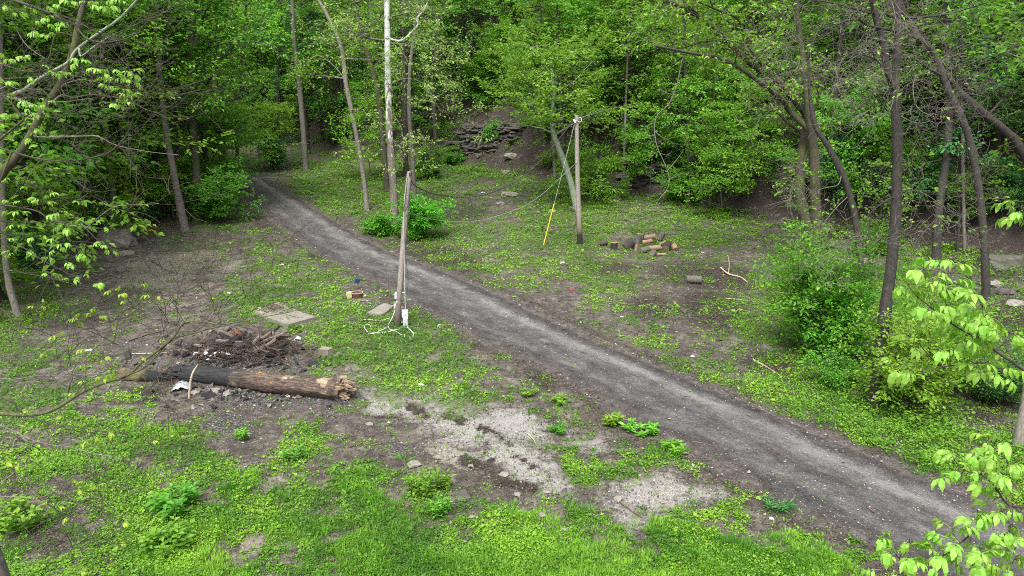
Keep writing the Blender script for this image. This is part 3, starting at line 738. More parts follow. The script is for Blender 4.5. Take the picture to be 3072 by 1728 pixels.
# ------------------------------------------------------------------ the trees one can tell apart
LIMBS = {}
def hero(label, conv, pts, w, bark, leaf=None, k=10, t0=.45, L=3.5, nleaf=10, size=.2, hab='leafy', ext=5, limbs=(), twigs=0, cat='tree', name='tree', seed=0, drift=0, base=None, sides=10,
         tint=0, aim=None, up=.22, rscale=.42, lev=1, flare=1.3, tw_l=2.2, keep=1.0, group=None, twm='twig_dark', finelv=1):
    rng = np.random.default_rng(seed + 500)
    P = conv(pts); b = ground_at(*(base if base else P[0])); dep = b[1] * CP - (b[2] - CAM_H) * SP
    W = [b - np.array([0, 0, .35])]
    n = len(P)
    for i, p in enumerate(P[1:]): W.append(at_depth(*p, dep + drift * (i + 1) / n))
    W[0][0] = b[0]
    rad = [max(.012, .5 * wi / 1.677 / F * dep) for wi in w]
    if len(rad) < len(W): rad = list(np.interp(np.linspace(0, 1, len(W)), np.linspace(0, 1, len(rad)), rad))
    d = norm(W[-1] - W[-2]); d = norm(d + np.array([0, 0, .6]))
    if ext: W.append(W[-1] + d * ext * .5); W.append(W[-1] + norm(d + rng.normal(0, .1, 3)) * ext * .5); rad += [rad[-1] * .75, rad[-1] * .4]
    wood = MB(); Q, R_ = trunk_tube(wood, W, rad, rng, sides, flare=flare)
    outs = []; minor = MB()
    for lp in limbs:
        cv, lpts, w0, w1 = lp[:4]; dd = lp[4] if len(lp) > 4 else 0
        lw = cv(lpts); m = len(lw)
        X = [at_depth(*q, dep + dd * i / max(1, m - 1) + (0 if len(lp) < 6 else lp[5])) for i, q in enumerate(lw)]
        # root the limb in the trunk
        j = np.argmin(np.linalg.norm(Q - X[0], axis=1)); X = [Q[j]] + X[1:] if np.linalg.norm(Q[j] - X[0]) < 1.2 else [X[0]] + X[1:]
        X, rr = smooth_path(X, max(8, 4 * len(X)), list(np.linspace(w0, w1, len(X)) * .5 / 1.677 / F * dep))
        tube(minor if w0 <= 6 else wood, X, rr, 7 if w0 > 6 else 4, rough=.04, rng=rng)
        LIMBS.setdefault(label, []).append(X)
        for q in range(3 + int(twigs)):
            i = rng.integers(len(X) // 3, len(X)); dq = norm(X[i] - X[i - 1])
            grow(rng, X[i], norm(dq + rng.normal(0, .6, 3)), tw_l * rng.uniform(.6, 1.1), max(rr[i] * .5, .012), 0, outs, HAB['bare' if twigs else hab])
    outs += limb_set(rng, Q, R_, k, t0, 1.0, L, HAB[hab], up, aim, rscale)
    fine = minor; branches_to(wood, [o_ for o_ in outs if o_[0] < finelv], (5, 3, 3, 3)); branches_to(fine, [o_ for o_ in outs if o_[0] >= finelv], (4, 3, 3, 3))
    root = empty(name, b, label=label, cat=cat, group=group)
    wood.obj('trunk', M[bark], root, origin=b)
    if fine.n: fine.obj('twigs', M[twm], root, origin=b, kind='stuff')
    if leaf:
        lf = MB(); leaves_on(lf, outs, rng, nleaf, size * 1.2, lev, .4, .25, keep=keep)
        lf.obj('crown', M[leaf], root, origin=b, smooth=False)
    return root
# --- left wood
hero('grey-brown trunk at the edge of the left wood, leaning left as it rises', c1, [(935, 1165), (880, 900), (835, 640), (800, 330), (780, 0)], [44, 34, 28, 26, 22], 'bark_grey', 'leaf_maple', 12, .35, 4.2, 11, .22, 'layer', seed=1)
hero('stout dark trunk standing in bushes just right of the leaning grey-brown trunk', c1, [(995, 1115), (985, 860), (965, 560), (960, 250), (975, 0)], [58, 42, 34, 32, 26], 'bark_moss', 'leaf_maple', 12, .4, 4.5, 11, .24, 'leafy',
     limbs=[(c1, [(965, 420), (930, 360), (900, 330), (830, 190)], 22, 9), (c1, [(985, 330), (1010, 120), (1060, 0)], 20, 10)], seed=2)
hero('slim pale grey trunk deep in the shade left of the leaning grey-brown trunk', c1, [(668, 1095), (640, 930), (615, 690), (595, 520), (570, 250), (560, 0)], [30, 26, 24, 22, 20, 16], 'bark_pale', 'leaf_wood', 9, .5, 3.8, 11, .24, seed=3)
hero('thin grey trunk at the far left edge above the dark bank', c4, [(110, 165), (60, 40), (30, -120), (15, -400), (5, -700), (0, -1400)], [34, 32, 28, 28, 26, 22], 'bark_pale', 'leaf_lime', 8, .5, 3.2, 9, .18, seed=4)
hero('tall trunk right beside the lane with one long limb arching over it to the right', c1, [(1122, 850), (1105, 640), (1080, 420), (1130, 260), (1150, 160), (1165, 0)], [40, 34, 30, 26, 22, 18], 'bark_moss', 'leaf_maple', 11, .4, 4.5, 11, .25, 'layer',
     limbs=[(c1, [(1085, 370), (1055, 220), (1130, 190), (1210, 165), (1320, 160), (1420, 150)], 22, 7, -3), (c1, [(1075, 450), (1010, 330), (985, 200)], 20, 10)], seed=5)
hero('straight grey trunk on the leafy bank right of the far end of the lane', c1, [(1540, 860), (1525, 650), (1505, 430), (1480, 220), (1475, 110), (1470, 0)], [30, 27, 24, 22, 20, 18], 'bark_grey', 'leaf_wood', 8, .6, 3.5, 11, .25, seed=6)
hero('dark trunk half hidden behind the straight grey trunk on the bank', c1, [(1553, 775), (1540, 600), (1520, 450), (1515, 200)], [24, 20, 18, 14], 'bark_dark', 'leaf_blue', 10, .4, 3.4, 11, .25, seed=7, group=None)
hero('pale stout trunk at the far left behind the near twigs and leaves', c1, [(95, 1010), (88, 820), (92, 640), (115, 300), (150, 0)], [40, 36, 34, 30, 26], 'bark_pale', 'leaf_maple', 8, .5, 3.6, 10, .22, seed=31)
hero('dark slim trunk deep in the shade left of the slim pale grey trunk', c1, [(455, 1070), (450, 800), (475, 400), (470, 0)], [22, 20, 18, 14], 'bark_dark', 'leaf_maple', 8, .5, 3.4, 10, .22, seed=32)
hero('grey trunk leaning left, rising just right of the slim pale grey trunk', c1, [(790, 1030), (770, 700), (730, 450), (690, 270), (640, 120), (610, 0)], [26, 26, 26, 26, 20, 16], 'bark_grey', 'leaf_maple', 8, .5, 3.6, 10, .22, seed=33)
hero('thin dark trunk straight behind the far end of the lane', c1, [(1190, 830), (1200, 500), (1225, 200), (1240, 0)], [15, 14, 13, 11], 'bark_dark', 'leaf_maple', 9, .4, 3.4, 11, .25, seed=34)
# --- middle
hero('slender pale trunk leaning left, nearest to the left of the white sycamore', c2, [(132, 1062), (105, 850), (60, 600), (25, 430), (0, 240), (-80, 60), (-150, -60)], [24, 22, 22, 24, 20, 16, 14], 'bark_pale', 'leaf_lime', 12, .25, 2.6, 7, .19, 'droop', seed=8,
     limbs=[(c2, [(20, 420), (-40, 330), (-120, 280), (-190, 330)], 7, 3, -1)])
hero('tall sycamore with peeling bark, brown at the foot and bone white above', c2, [(265, 1135), (262, 950), (248, 760), (236, 480), (232, 200), (228, 0)], [46, 42, 36, 32, 30, 28], 'bark_syc', 'leaf_syc', 9, .55, 3.4, 9, .17, 'droop', ext=7, seed=9, sides=14, twigs=1, tw_l=3.0, keep=.42, finelv=0, twm='twig_grey',
     limbs=[(c2, [(240, 215), (300, 205), (350, 165), (385, 125), (380, 95), (415, 50), (440, 0), (455, -60)], 11, 7, -1), (c2, [(232, 330), (180, 290), (120, 240)], 3, 2, -1), (c2, [(300, 205), (330, 300), (340, 420)], 3, 2, -2), (c2, [(420, 60), (490, 110), (470, 170), (440, 240)], 5, 2, -1),
            (c2, [(250, 450), (330, 395), (420, 430), (500, 560)], 5, 2, -2), (c2, [(255, 560), (300, 640), (320, 800)], 4, 2, -2)])
hero('dark trunk leaning left behind the white sycamore', c2, [(232, 965), (215, 800), (185, 480), (130, 270), (95, 130), (60, 0)], [32, 30, 26, 24, 20, 16], 'bark_moss', 'leaf_wood', 9, .5, 3.6, 10, .24, seed=10)
hero('mossy dark trunk just behind the near utility pole', c2, [(325, 890), (322, 700), (318, 400), (310, 200), (305, 0)], [28, 27, 28, 26, 22], 'bark_dark', 'leaf_wood', 9, .5, 3.6, 10, .24, seed=11)
hero('smooth grey trunk right behind the top of the near utility pole', c2, [(370, 1005), (358, 800), (342, 580), (345, 350), (370, 150), (385, 0)], [28, 24, 20, 18, 16, 14], 'bark_grey', 'leaf_wood', 9, .5, 3.4, 10, .24, seed=12)
hero('dark tree at the left end of the grey rock ledges', c2, [(487, 825), (470, 620), (458, 400), (475, 210), (498, 60), (505, 0)], [24, 22, 20, 20, 18, 14], 'bark_dark', 'leaf_wood', 10, .5, 3.6, 10, .24, seed=13)
hero('dark tree leaning left high on the slope above the grey rock ledges', c2, [(892, 395), (880, 320), (850, 245), (800, 190), (745, 120), (690, 60), (600, 10)], [28, 26, 24, 22, 16, 12, 8], 'bark_dark', 'leaf_maple', 9, .4, 3.6, 10, .23, 'layer', ext=4, seed=14, flare=1.2,
     limbs=[(c2, [(845, 245), (820, 190), (790, 60), (800, 0)], 16, 10)])
hero('leaning lichen-green tree with a wide bright crown just left of the far pole', c2, [(1195, 1060), (1165, 960), (1135, 860), (1100, 760), (1070, 680), (1060, 590), (1070, 480), (1060, 380)], [36, 34, 32, 30, 26, 22, 18, 14], 'bark_lichen', 'leaf_maple', 18, .42, 4.6, 13, .25, 'layer', ext=2.5, seed=15, up=.1, rscale=.35)
hero('slim brown trunk on the litter slope left of the leaning lichen-green tree', c2, [(1075, 885), (1068, 760), (1062, 640), (1080, 400), (1090, 200)], [18, 17, 16, 14, 10], 'bark_grey', 'leaf_maple', 9, .45, 3.2, 11, .23, 'layer', seed=16)
hero('thin straight trunk on the slope right of the far pole', c2, [(1424, 885), (1424, 780), (1428, 690), (1430, 560), (1440, 300)], [14, 14, 13, 12, 8], 'bark_pale', 'leaf_maple', 11, .4, 3.2, 12, .23, 'layer', seed=17)
hero('thin dark double-stemmed sapling leaning right behind the far pole', c2, [(1245, 830), (1265, 740), (1290, 650), (1300, 560), (1320, 400)], [12, 11, 10, 9, 6], 'bark_moss', 'leaf_maple', 9, .4, 2.6, 11, .22, 'layer', seed=18, cat='sapling')
# --- right
hero('slim tree at the edge of the leafy slope left of the twin-trunked tree', c3, [(28, 1045), (32, 900), (25, 700), (30, 560), (10, 300), (15, 0)], [18, 17, 16, 15, 13, 10], 'bark_dark', 'leaf_maple', 15, .22, 3.6, 12, .20, 'layer', seed=19)
hero('twin-trunked mossy tree with thick limbs sweeping left over the clearing', c3, [(675, 1310), (668, 1000), (660, 760), (640, 590), (610, 330), (585, 150), (572, 0)], [56, 50, 44, 46, 28, 24, 20], 'bark_moss', 'leaf_lime', 6, .7, 2.6, 8, .20, 'thin', seed=20, sides=12, twigs=2, tw_l=2.6, keep=.26, drift=-3, twm='twig_grey',
     limbs=[(c3, [(582, 1245), (590, 1000), (600, 800), (618, 660), (640, 590)], 58, 40, 0), (c3, [(640, 600), (560, 500), (470, 400), (340, 320), (240, 220), (150, 130), (40, 60), (-120, -20)], 40, 14, -5),
            (c3, [(620, 660), (540, 560), (500, 500), (420, 440), (300, 350), (180, 290), (60, 270), (-140, 230)], 32, 10, -7), (c3, [(600, 490), (470, 430), (380, 300), (350, 270)], 18, 9, -3),
            (c3, [(340, 320), (420, 230), (330, 205), (120, 210), (0, 240)], 12, 6, -4), (c3, [(545, 470), (460, 400), (330, 230), (280, 100), (200, 60), (60, 0)], 20, 7, -6)])
hero('leaning dark trunk crossing in front of the twin-trunked tree, bare below', c3, [(905, 1445), (885, 1200), (840, 980), (800, 870), (740, 750), (680, 660), (655, 590), (640, 480)], [34, 32, 32, 34, 30, 26, 22, 16], 'bark_dark', 'leaf_maple', 4, .8, 2.2, 7, .16, 'thin', ext=3, seed=21, twigs=1, tw_l=1.6, keep=.15, twm='twig_grey',
     limbs=[(c3, [(850, 1000), (900, 985), (1000, 1010), (1060, 1020)], 7, 3, 0), (c3, [(845, 1010), (760, 1060), (700, 1150), (690, 1260)], 6, 2, 0), (c3, [(800, 870), (780, 930), (700, 950), (640, 1000)], 6, 2, -1)])
hero('tall rough dark forked trunk in front at right, rising from a bright bush', c6, [(965, 590), (985, 400), (1010, 180), (1035, 0), (1068, -300), (1083, -700), (1068, -980), (1085, -1250), (1080, -1449)], [64, 56, 56, 54, 50, 46, 44, 36, 32], 'bark_dark', 'leaf_lime', 5, .75, 2.2, 5, .13, 'bare', seed=22, sides=14, twigs=2, tw_l=2.0, keep=.02, ext=5, twm='twig_grey',
     limbs=[(c3, [(1066, 440), (1030, 350), (1010, 220), (975, 100), (955, 0), (950, -60)], 36, 26, -.4), (c3, [(1000, 200), (940, 130), (890, 100), (820, 105), (720, 150)], 14, 5, -2), (c3, [(1060, 430), (1000, 330), (920, 280), (800, 270)], 8, 4, -2),
            (c3, [(1090, 560), (1140, 560), (1190, 470), (1150, 400), (1090, 390)], 6, 3, -1), (c3, [(1100, 520), (1040, 560), (1010, 540)], 5, 3, -1), (c3, [(1085, 1000), (1020, 1010), (930, 1090), (930, 1160), (800, 1230)], 8, 3, -1), (c3, [(1085, 1000), (1180, 960), (1320, 1040)], 5, 2, -1),
            (c3, [(1100, 620), (1180, 620), (1260, 600), (1300, 560)], 6, 3, -1)])
hero('straight dark trunk between the forked tree and the trunk that leans left', c3, [(1278, 1312), (1290, 1060), (1325, 800), (1340, 620), (1338, 300), (1325, 100), (1315, 0)], [42, 38, 36, 36, 32, 28, 26], 'bark_dark', 'leaf_wood', 6, .7, 2.6, 7, .18, 'thin', seed=23, twigs=1, tw_l=2.4, twm='twig_grey',
     limbs=[(c3, [(1345, 400), (1390, 330), (1400, 220), (1380, 0)], 12, 7, -1), (c3, [(1330, 60), (1450, 75), (1600, 95), (1717, 115)], 9, 6, -2)], keep=.5)
hero('brown trunk at right leaning left as it climbs, above the near box elder leaves', c6, [(1530, 60), (1525, -60), (1500, -420), (1450, -720), (1400, -860), (1330, -1010), (1260, -1190), (1200, -1250), (1120, -1380), (1090, -1449)], [38, 36, 36, 38, 36, 34, 28, 24, 20, 18], 'bark_dark', 'leaf_lime', 5, .7, 2.4, 6, .15, 'bare', seed=24, twigs=2, tw_l=2.2, ext=4, keep=.03, twm='twig_grey',
     limbs=[(c3, [(1300, 400), (1230, 340), (1150, 290), (980, 275), (860, 260)], 14, 5, -2), (c3, [(1210, 200), (1100, 170), (960, 250), (860, 270)], 9, 4, -2), (c3, [(1290, 390), (1200, 370), (1160, 420), (1180, 540), (1290, 600)], 6, 3, -1)])
hero('dark trunk leaning hard left out of the right edge of the picture', c3, [(1905, 960), (1717, 770), (1600, 640), (1550, 600), (1470, 530), (1400, 470), (1330, 380), (1280, 330), (1220, 220), (1150, 120), (1110, 40)], [44, 42, 40, 38, 36, 34, 30, 26, 22, 18, 16], 'bark_dark', 'leaf_wood', 6, .6, 2.6, 6, .16, 'bare', base=(3185, 700), seed=25, twigs=2, tw_l=2.2, ext=3, twm='twig_grey', keep=.04,
     limbs=[(c3, [(1380, 450), (1290, 330), (1240, 300), (1180, 290)], 12, 5, -1), (c3, [(1560, 560), (1620, 490), (1700, 450)], 12, 8, 1)])
hero('crooked dark tree with an S-bend near the grey rock face at the upper right', c3, [(1525, 880), (1580, 790), (1585, 700), (1570, 610), (1545, 480), (1490, 350), (1450, 230), (1500, 180), (1590, 150)], [34, 32, 28, 28, 28, 26, 18, 12, 8], 'bark_dark', 'leaf_wood', 7, .5, 2.6, 9, .2, 'leafy', seed=26, ext=2)
hero('thin grey-brown stem left of the trunk that leans left, in the shade', c3, [(1425, 1275), (1415, 1130), (1410, 800), (1405, 560), (1400, 300)], [18, 16, 16, 15, 10], 'bark_grey', 'leaf_wood', 8, .5, 2.6, 10, .2, seed=27)
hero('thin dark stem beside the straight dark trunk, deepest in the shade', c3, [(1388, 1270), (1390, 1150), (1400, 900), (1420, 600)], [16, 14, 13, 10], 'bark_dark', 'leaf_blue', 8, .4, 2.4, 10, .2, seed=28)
hero('grey trunk cut off by the right edge of the picture beside the lower leaf spray', c6, [(1690, 800), (1705, 700), (1730, 560), (1760, 300), (1800, -200), (1830, -800)], [60, 54, 50, 46, 40, 30], 'bark_pale', 'leaf_wood', 6, .7, 2.6, 8, .18, seed=29)
hero('tall thin trunk behind the arching limb, between the lane and the slender pale trunk', c1, [(1400, 830), (1400, 640), (1395, 420), (1410, 200), (1420, 0)], [14, 13, 12, 11, 9], 'bark_dark', 'leaf_blue', 11, .3, 3.2, 12, .24, 'layer', seed=30)
# peeling vine on the twin trunk
_b = ground_at(*c3((560, 1235))); _d = gdepth(*c3((582, 1245)))
v = MB(); X = [at_depth(*c3(p), _d - .35) for p in [(598, 1200), (570, 1130), (545, 1070), (540, 1000), (560, 900), (580, 830), (610, 765), (628, 745)]]
X, rr = smooth_path(X, 30, [.03, .035, .05, .045, .035, .03, .03, .02]); tube(v, X, rr, 6, rough=.1, rng=np.random.default_rng(3))
tag(v.obj('vine', M['bark_pale'], None, origin=X[0]), 'pale woody vine bowing away from the left stem of the twin-trunked tree', 'vine')
# long bare hanging branch
v = MB()
for k, (pts, w0, w1) in enumerate([([(1717, 300), (1690, 420), (1650, 520), (1590, 580), (1575, 650), (1590, 740), (1630, 830), (1650, 900), (1640, 950), (1600, 1000), (1580, 1040), (1570, 1080)], 9, 2), ([(1575, 660), (1630, 700), (1670, 690)], 4, 1.5), ([(1640, 860), (1690, 800), (1717, 760)], 4, 2), ([(1650, 900), (1700, 880), (1717, 860)], 3, 1.5), ([(1600, 770), (1640, 780), (1665, 760)], 3, 1)]):
    if k == 0:
        L_ = np.concatenate(LIMBS['twin-trunked mossy tree with thick limbs sweeping left over the clearing']); pr = np.array(project(L_[:, 0], L_[:, 1], L_[:, 2])); t_ = c3((150, 135))
        j = np.argmin(np.hypot(pr[0] - t_[0], pr[1] - t_[1])); hd = pr[2][j]; X0 = [L_[j]] + [at_depth(*c3(p), hd) for p in [(90, 160), (55, 220)]]
    X = [at_depth(*c2(p), hd) for p in pts]
    if k == 0: X = X0 + X
    X, rr = smooth_path(X, 4 * len(X), list(np.linspace(w0, w1, len(X)) * .5 / 1.677 / F * hd)); tube(v, X, rr, 4)
tag(v.obj('hanging_branch', M['twig_grey'], None, origin=X0[0]), 'long bare crooked branch hanging down from the sweeping limbs of the twin-trunked tree', 'branch')

# ---- bushes and saplings with a place of their own
def bush(px, h, w, leaf, label, seed, nstem=11, size=.14, nleaf=12, cat='bush', name='bush', bark='twig_dark'):
    b = ground_at(*px); r = make_shrub(name, seed, h, w * .62, leaf, nstem, size, nleaf, label, cat, bark); r.location = tuple(b); return r
bush(bb((2040, 880)), 3.3, 2.6, 'leaf_bush', 'large bright green bush in front of the twin-trunked tree', 101, 22, .15, 17)
bush(bb((2100, 900)), 2.2, 2.2, 'leaf_bush', 'lower green bush on the right flank of the large bright bush', 102, 12, .15, 14)
bush(bb((2285, 1030)), 2.5, 1.5, 'leaf_lime', 'lime green honeysuckle bush wrapped round the foot of the forked trunk', 103, 16, .13, 15)
bush(bb((2370, 960)), 2.0, 1.7, 'leaf_lime', 'lime green bush behind the honeysuckle at the forked trunk', 104, 12, .13, 14)
bush(bb((2520, 1015)), 1.6, 1.2, 'leaf_blue', 'darker green bush near the right edge under the box elder leaves', 105, 9, .11, 12)
bush(bb((2105, 965)), 1.0, 1.1, 'leaf_maple', 'small low bush left of the foot of the forked trunk', 106, 8, .09, 10)
bush(bb((1065, 600)), 2.4, 1.8, 'leaf_bush', 'rounded bright green bush beside the foot of the white sycamore', 107, 14, .2, 13)
bush(bb((960, 592)), 1.2, 1.4, 'leaf_bush', 'low green bush at the lane edge left of the sycamore foot', 108, 9, .18, 10)
bush(bb((553, 560)), 3.3, 2.5, 'leaf_wood', 'dense dark green bush where the lane vanishes into the wood', 109, 16, .21, 14)
bush(c2((560, 830)), 1.8, 2.4, 'leaf_wood', 'low bush in front of the left end of the grey rock ledges', 110, 10, .18, 11)
bush(c2((770, 700)), 1.6, 2.0, 'leaf_wood', 'small bush at the right end of the grey rock ledges', 121, 8, .18, 10)
bush(bb((690, 425)), 3.2, 2.0, 'leaf_blue', 'upright bush on the bank beyond the bend of the lane', 111, 9, .24, 11)
bush(c2((430, 900)), 2.6, 2.6, 'leaf_wood', 'bush behind the smooth grey trunk, left of the rock ledges', 112, 10, .22, 11)
bush(c2((1240, 980)), 2.6, 2.2, 'leaf_maple', 'loose green bush behind the foot of the far pole', 113, 8, .2, 9)
bush(c2((1560, 840)), 3.2, 3.6, 'leaf_blue', 'dark bushy thicket at the foot of the slope right of the far pole', 114, 14, .2, 12)
bush(c2((1700, 1020)), 2.4, 2.2, 'leaf_wood', 'bush at the slope foot right of the hanging branch', 115, 9, .18, 11)
bush(c3((1180, 1040)), 3.6, 3.0, 'leaf_blue', 'blue-green bush with glossy leaves right of the forked trunk', 116, 14, .17, 13)
bush(c3((1420, 1150)), 3.4, 2.8, 'leaf_wood', 'tall dark green bush between the straight dark trunk and the left-leaning trunk', 117, 13, .16, 13)
bush(c3((1650, 1050)), 3.0, 2.6, 'leaf_blue', 'bush under the hard-leaning trunk at the right edge', 118, 11, .16, 12)
bush(c3((960, 1280)), 2.0, 1.6, 'leaf_wood', 'small bush between the leaning dark trunk and the forked trunk', 119, 8, .13, 11)
bush(c3((760, 960)), 3.4, 3.0, 'leaf_blue', 'dark bush behind the right stem of the twin-trunked tree', 120, 12, .18, 12)
def sap(px, kind, s, label, leaf=None, seed=0, h=6, L=2.4, size=.18, n=14, name='sapling'):
    b = ground_at(*px); r = make_wood_tree(name, 300 + seed, h, .07, M['bark_grey'], M[leaf], .12, 16, L, n, size * 1.2, 'layer', label, 'sapling'); r.location = tuple(b); return r
sap(c3((330, 1000)), 0, 1, 'layered bright green sapling left of the twin-trunked tree', 'leaf_maple', 1, 7.5, 3.6, .19, 15)
sap(c3((200, 1060)), 0, 1, 'low drooping maple sapling at the edge of the clearing below the hanging branch', 'leaf_maple', 2, 5.0, 2.8, .17, 13)
sap(c3((860, 1000)), 0, 1, 'layered maple sapling spreading behind the leaning dark trunk', 'leaf_maple', 3, 7.5, 3.4, .18, 15)
sap(c2((150, 900)), 0, 1, 'yellow-green sapling behind the slender pale trunk', 'leaf_lime', 4, 7.0, 2.6, .2, 10)
sap(c1((1300, 840)), 0, 1, 'bright sapling whose flat sprays reach over the far end of the lane', 'leaf_maple', 5, 6.5, 3.6, .24, 15)
sap(c1((880, 1100)), 0, 1, 'low layered sapling in front of the shade at the edge of the left wood', 'leaf_maple', 6, 4.2, 1.7, .2, 9)
sap(c1((1130, 1000)), 0, 1, 'layered sapling above the dense bush beside the lane', 'leaf_maple', 7, 8.0, 2.4, .22, 12)
sap(c2((720, 520)), 0, 1, 'small sapling growing on top of the grey rock ledges', 'leaf_wood', 8, 4.0, 2.2, .22, 11)
sap(c2((1290, 1010)), 0, 1, 'broad-leaved sapling close behind the far pole', 'leaf_maple', 9, 4.2, 2.2, .2, 10)
# ------------------------------------------------------------------ plants, litter and stones too many to count
M['cover'] = leaf_mat('leaf_ground_cover', (.040, .118, .008), (.098, .232, .013), (.180, .345, .022), .38, .0)
M['grass'] = leaf_mat('grass_blade', (.042, .14, .010), (.095, .25, .016), (.19, .36, .03), .35, .0)
M['litter'] = leaf_mat('dead_leaf', (.010, .008, .007), (.034, .024, .019), (.13, .09, .068), .08, .0, .8)
def stone_mat():
    m, n, l = newmat('loose_stone')
    at = nd(n, 'ShaderNodeAttribute', attribute_name='rnd')
    tc = n.new('ShaderNodeTexCoord'); a = noise(n, l, tc.outputs['Object'], 20, 4, .7)
    c = ramp(n, l, at.outputs['Fac'], [(0, (.035, .032, .03)), (.35, (.11, .10, .09)), (.7, (.23, .215, .19)), (1, (.42, .40, .37))])
    c = mixc(n, l, .35, c, ramp(n, l, a, [(.3, (.04, .035, .03)), (.7, (.3, .28, .25))]))
    finish(n, l, c, .9, a, .3, .01); return m
M['stone'] = stone_mat()
def drop(px, py, it=7):
    """pixels -> points on the near flat ground"""
    a, b = (px - CX) / F, (CY - py) / F
    dx, dy, dz = a, CP + b * SP, -SP + b * CP
    z = np.zeros_like(px)
    for _ in range(it):
        t = (CAM_H - z) / np.maximum(-dz, .03); x, y = dx * t, dy * t
        z = .6 * np.clip(H(x, y), -2, 7) + .4 * z
    return x, y, H(x, y)
rng = np.random.default_rng(5)
def in_view_v(x, y):
    px, py, d = project(x, y, H(x, y)); return (px > -100) & (px < 3172)
def cand(n, y0=500):
    px = rng.uniform(-260, 3330, n); py = rng.uniform(y0, 1860, n)
    x, y, z = drop(px, py); s = foot_dist(x, y)
    k = (s < 3) & (y < 110)
    return px[k], py[k], x[k], y[k], z[k], s[k]
# -- low leafy cover
px, py, x, y, z, s = cand(880000)
rd = road_dist(x, y); g = green_at(px, py)
g = g * (1 - .75 * np.clip(blobs(px, py, GRAVEL) * 1.6, 0, 1)) * (1 - .9 * np.clip(blobs(px, py, BURNT) * 1.6, 0, 1))
v = cover_v(x, y, g) + (fbm(x * 11, y * 11, 2, 61) - .5) * .6; p = sstep(.36, .88, v) * (rd > 1.0 + .3 * fbm(x * 2, y * 2, 2, 8)) * sstep(-.05, .22, g) + .03 * (rd > 1.1) * sstep(.25, .7, fbm(x * .9, y * .9, 2, 44)) + .003
k = rng.random(len(x)) < p
px, py, x, y, z = px[k], py[k], x[k], y[k], z[k]; v = v[k]
dep = y * CP - (z - CAM_H) * SP
sz = (.0016 * dep + .010) * rng.lognormal(0, .42, len(x))
hh = np.abs(rng.normal(0, .5, len(x))) * (.02 + .08 * sstep(.5, 1.1, v)) * (1 + dep * .02)
az = rng.uniform(0, 6.283, len(x))
D = np.c_[np.cos(az), np.sin(az), rng.normal(.15, .35, len(x))]; N = np.c_[rng.normal(0, .45, len(x)), rng.normal(0, .45, len(x)), np.ones(len(x))]
tone = .48 + (fbm(x * .45, y * .45, 3, 31) - .5) * 1.8 + (fbm(x * 2.2, y * 2.2, 2, 37) - .5) * 1.2 - .25 * sstep(48, 70, y)
mb = MB(); leaf_quads(mb, np.c_[x, y, z + .008 + hh], D, N, sz, rng, 0, .75, .1, np.clip(tone + rng.normal(0, .2, len(x)), 0, 1))
mb.obj('ground_cover', M['cover'], None, smooth=False, kind='stuff', label='low yellow-green weeds and creeping leaves spread in patches over the clearing', cat='ground cover')
print('cover', len(x))
# -- taller leafy weeds under the trees and along the edges
px, py, x, y, z, s = cand(60000, 480)
g = green_at(px, py); rd = road_dist(x, y)
shade = np.clip(sstep(760, 560, py) + sstep(2300, 2700, px) * .6 + sstep(500, 100, px) * .6, 0, 1)
v = patchy(x, y, g, 1.3, .6, .8, 50)
k = rng.random(len(x)) < sstep(.5, .9, v) * shade * (rd > 1.3)
x, y, z = x[k], y[k], z[k]
a = rng.uniform(-32, 42, 30000); b = rng.uniform(22, 112, 30000); sf = foot_dist(a, b); k = (sf > -1) & (sf < 15) & (rng.random(30000) < 1.2 * sstep(.42, .75, fbm(a * .5, b * .5, 3, 66)) * sstep(17, 3, sf)) & (in_view_v(a, b))
x = np.r_[x, a[k]]; y = np.r_[y, b[k]]; z = np.r_[z, H(a[k], b[k])]
m = 14; n_ = len(x); cxp = np.repeat(x, m); cyp = np.repeat(y, m); czp = np.repeat(z, m); depw = np.repeat(y, m)
hw = np.repeat(rng.uniform(.12, .5, n_), m)
q = rng.uniform(.2, 1, n_ * m); az = rng.uniform(0, 6.283, n_ * m)
P = np.c_[cxp + np.cos(az) * hw * .45 * q, cyp + np.sin(az) * hw * .45 * q, czp + hw * rng.uniform(.15, 1, n_ * m)]
D = np.c_[np.cos(az), np.sin(az), rng.normal(-.15, .3, n_ * m)]; N = np.c_[rng.normal(0, .4, n_ * m), rng.normal(0, .4, n_ * m), np.ones(n_ * m)]
mb = MB(); leaf_quads(mb, P, D, N, (.0022 * depw + .03) * rng.uniform(.7, 1.3, n_ * m), rng, 0, .6, .12)
mb.obj('weeds', M['leaf_maple'], None, smooth=False, kind='stuff', label='knee-high leafy weeds along the shaded edges of the clearing', cat='weeds')
print('weeds', n_)
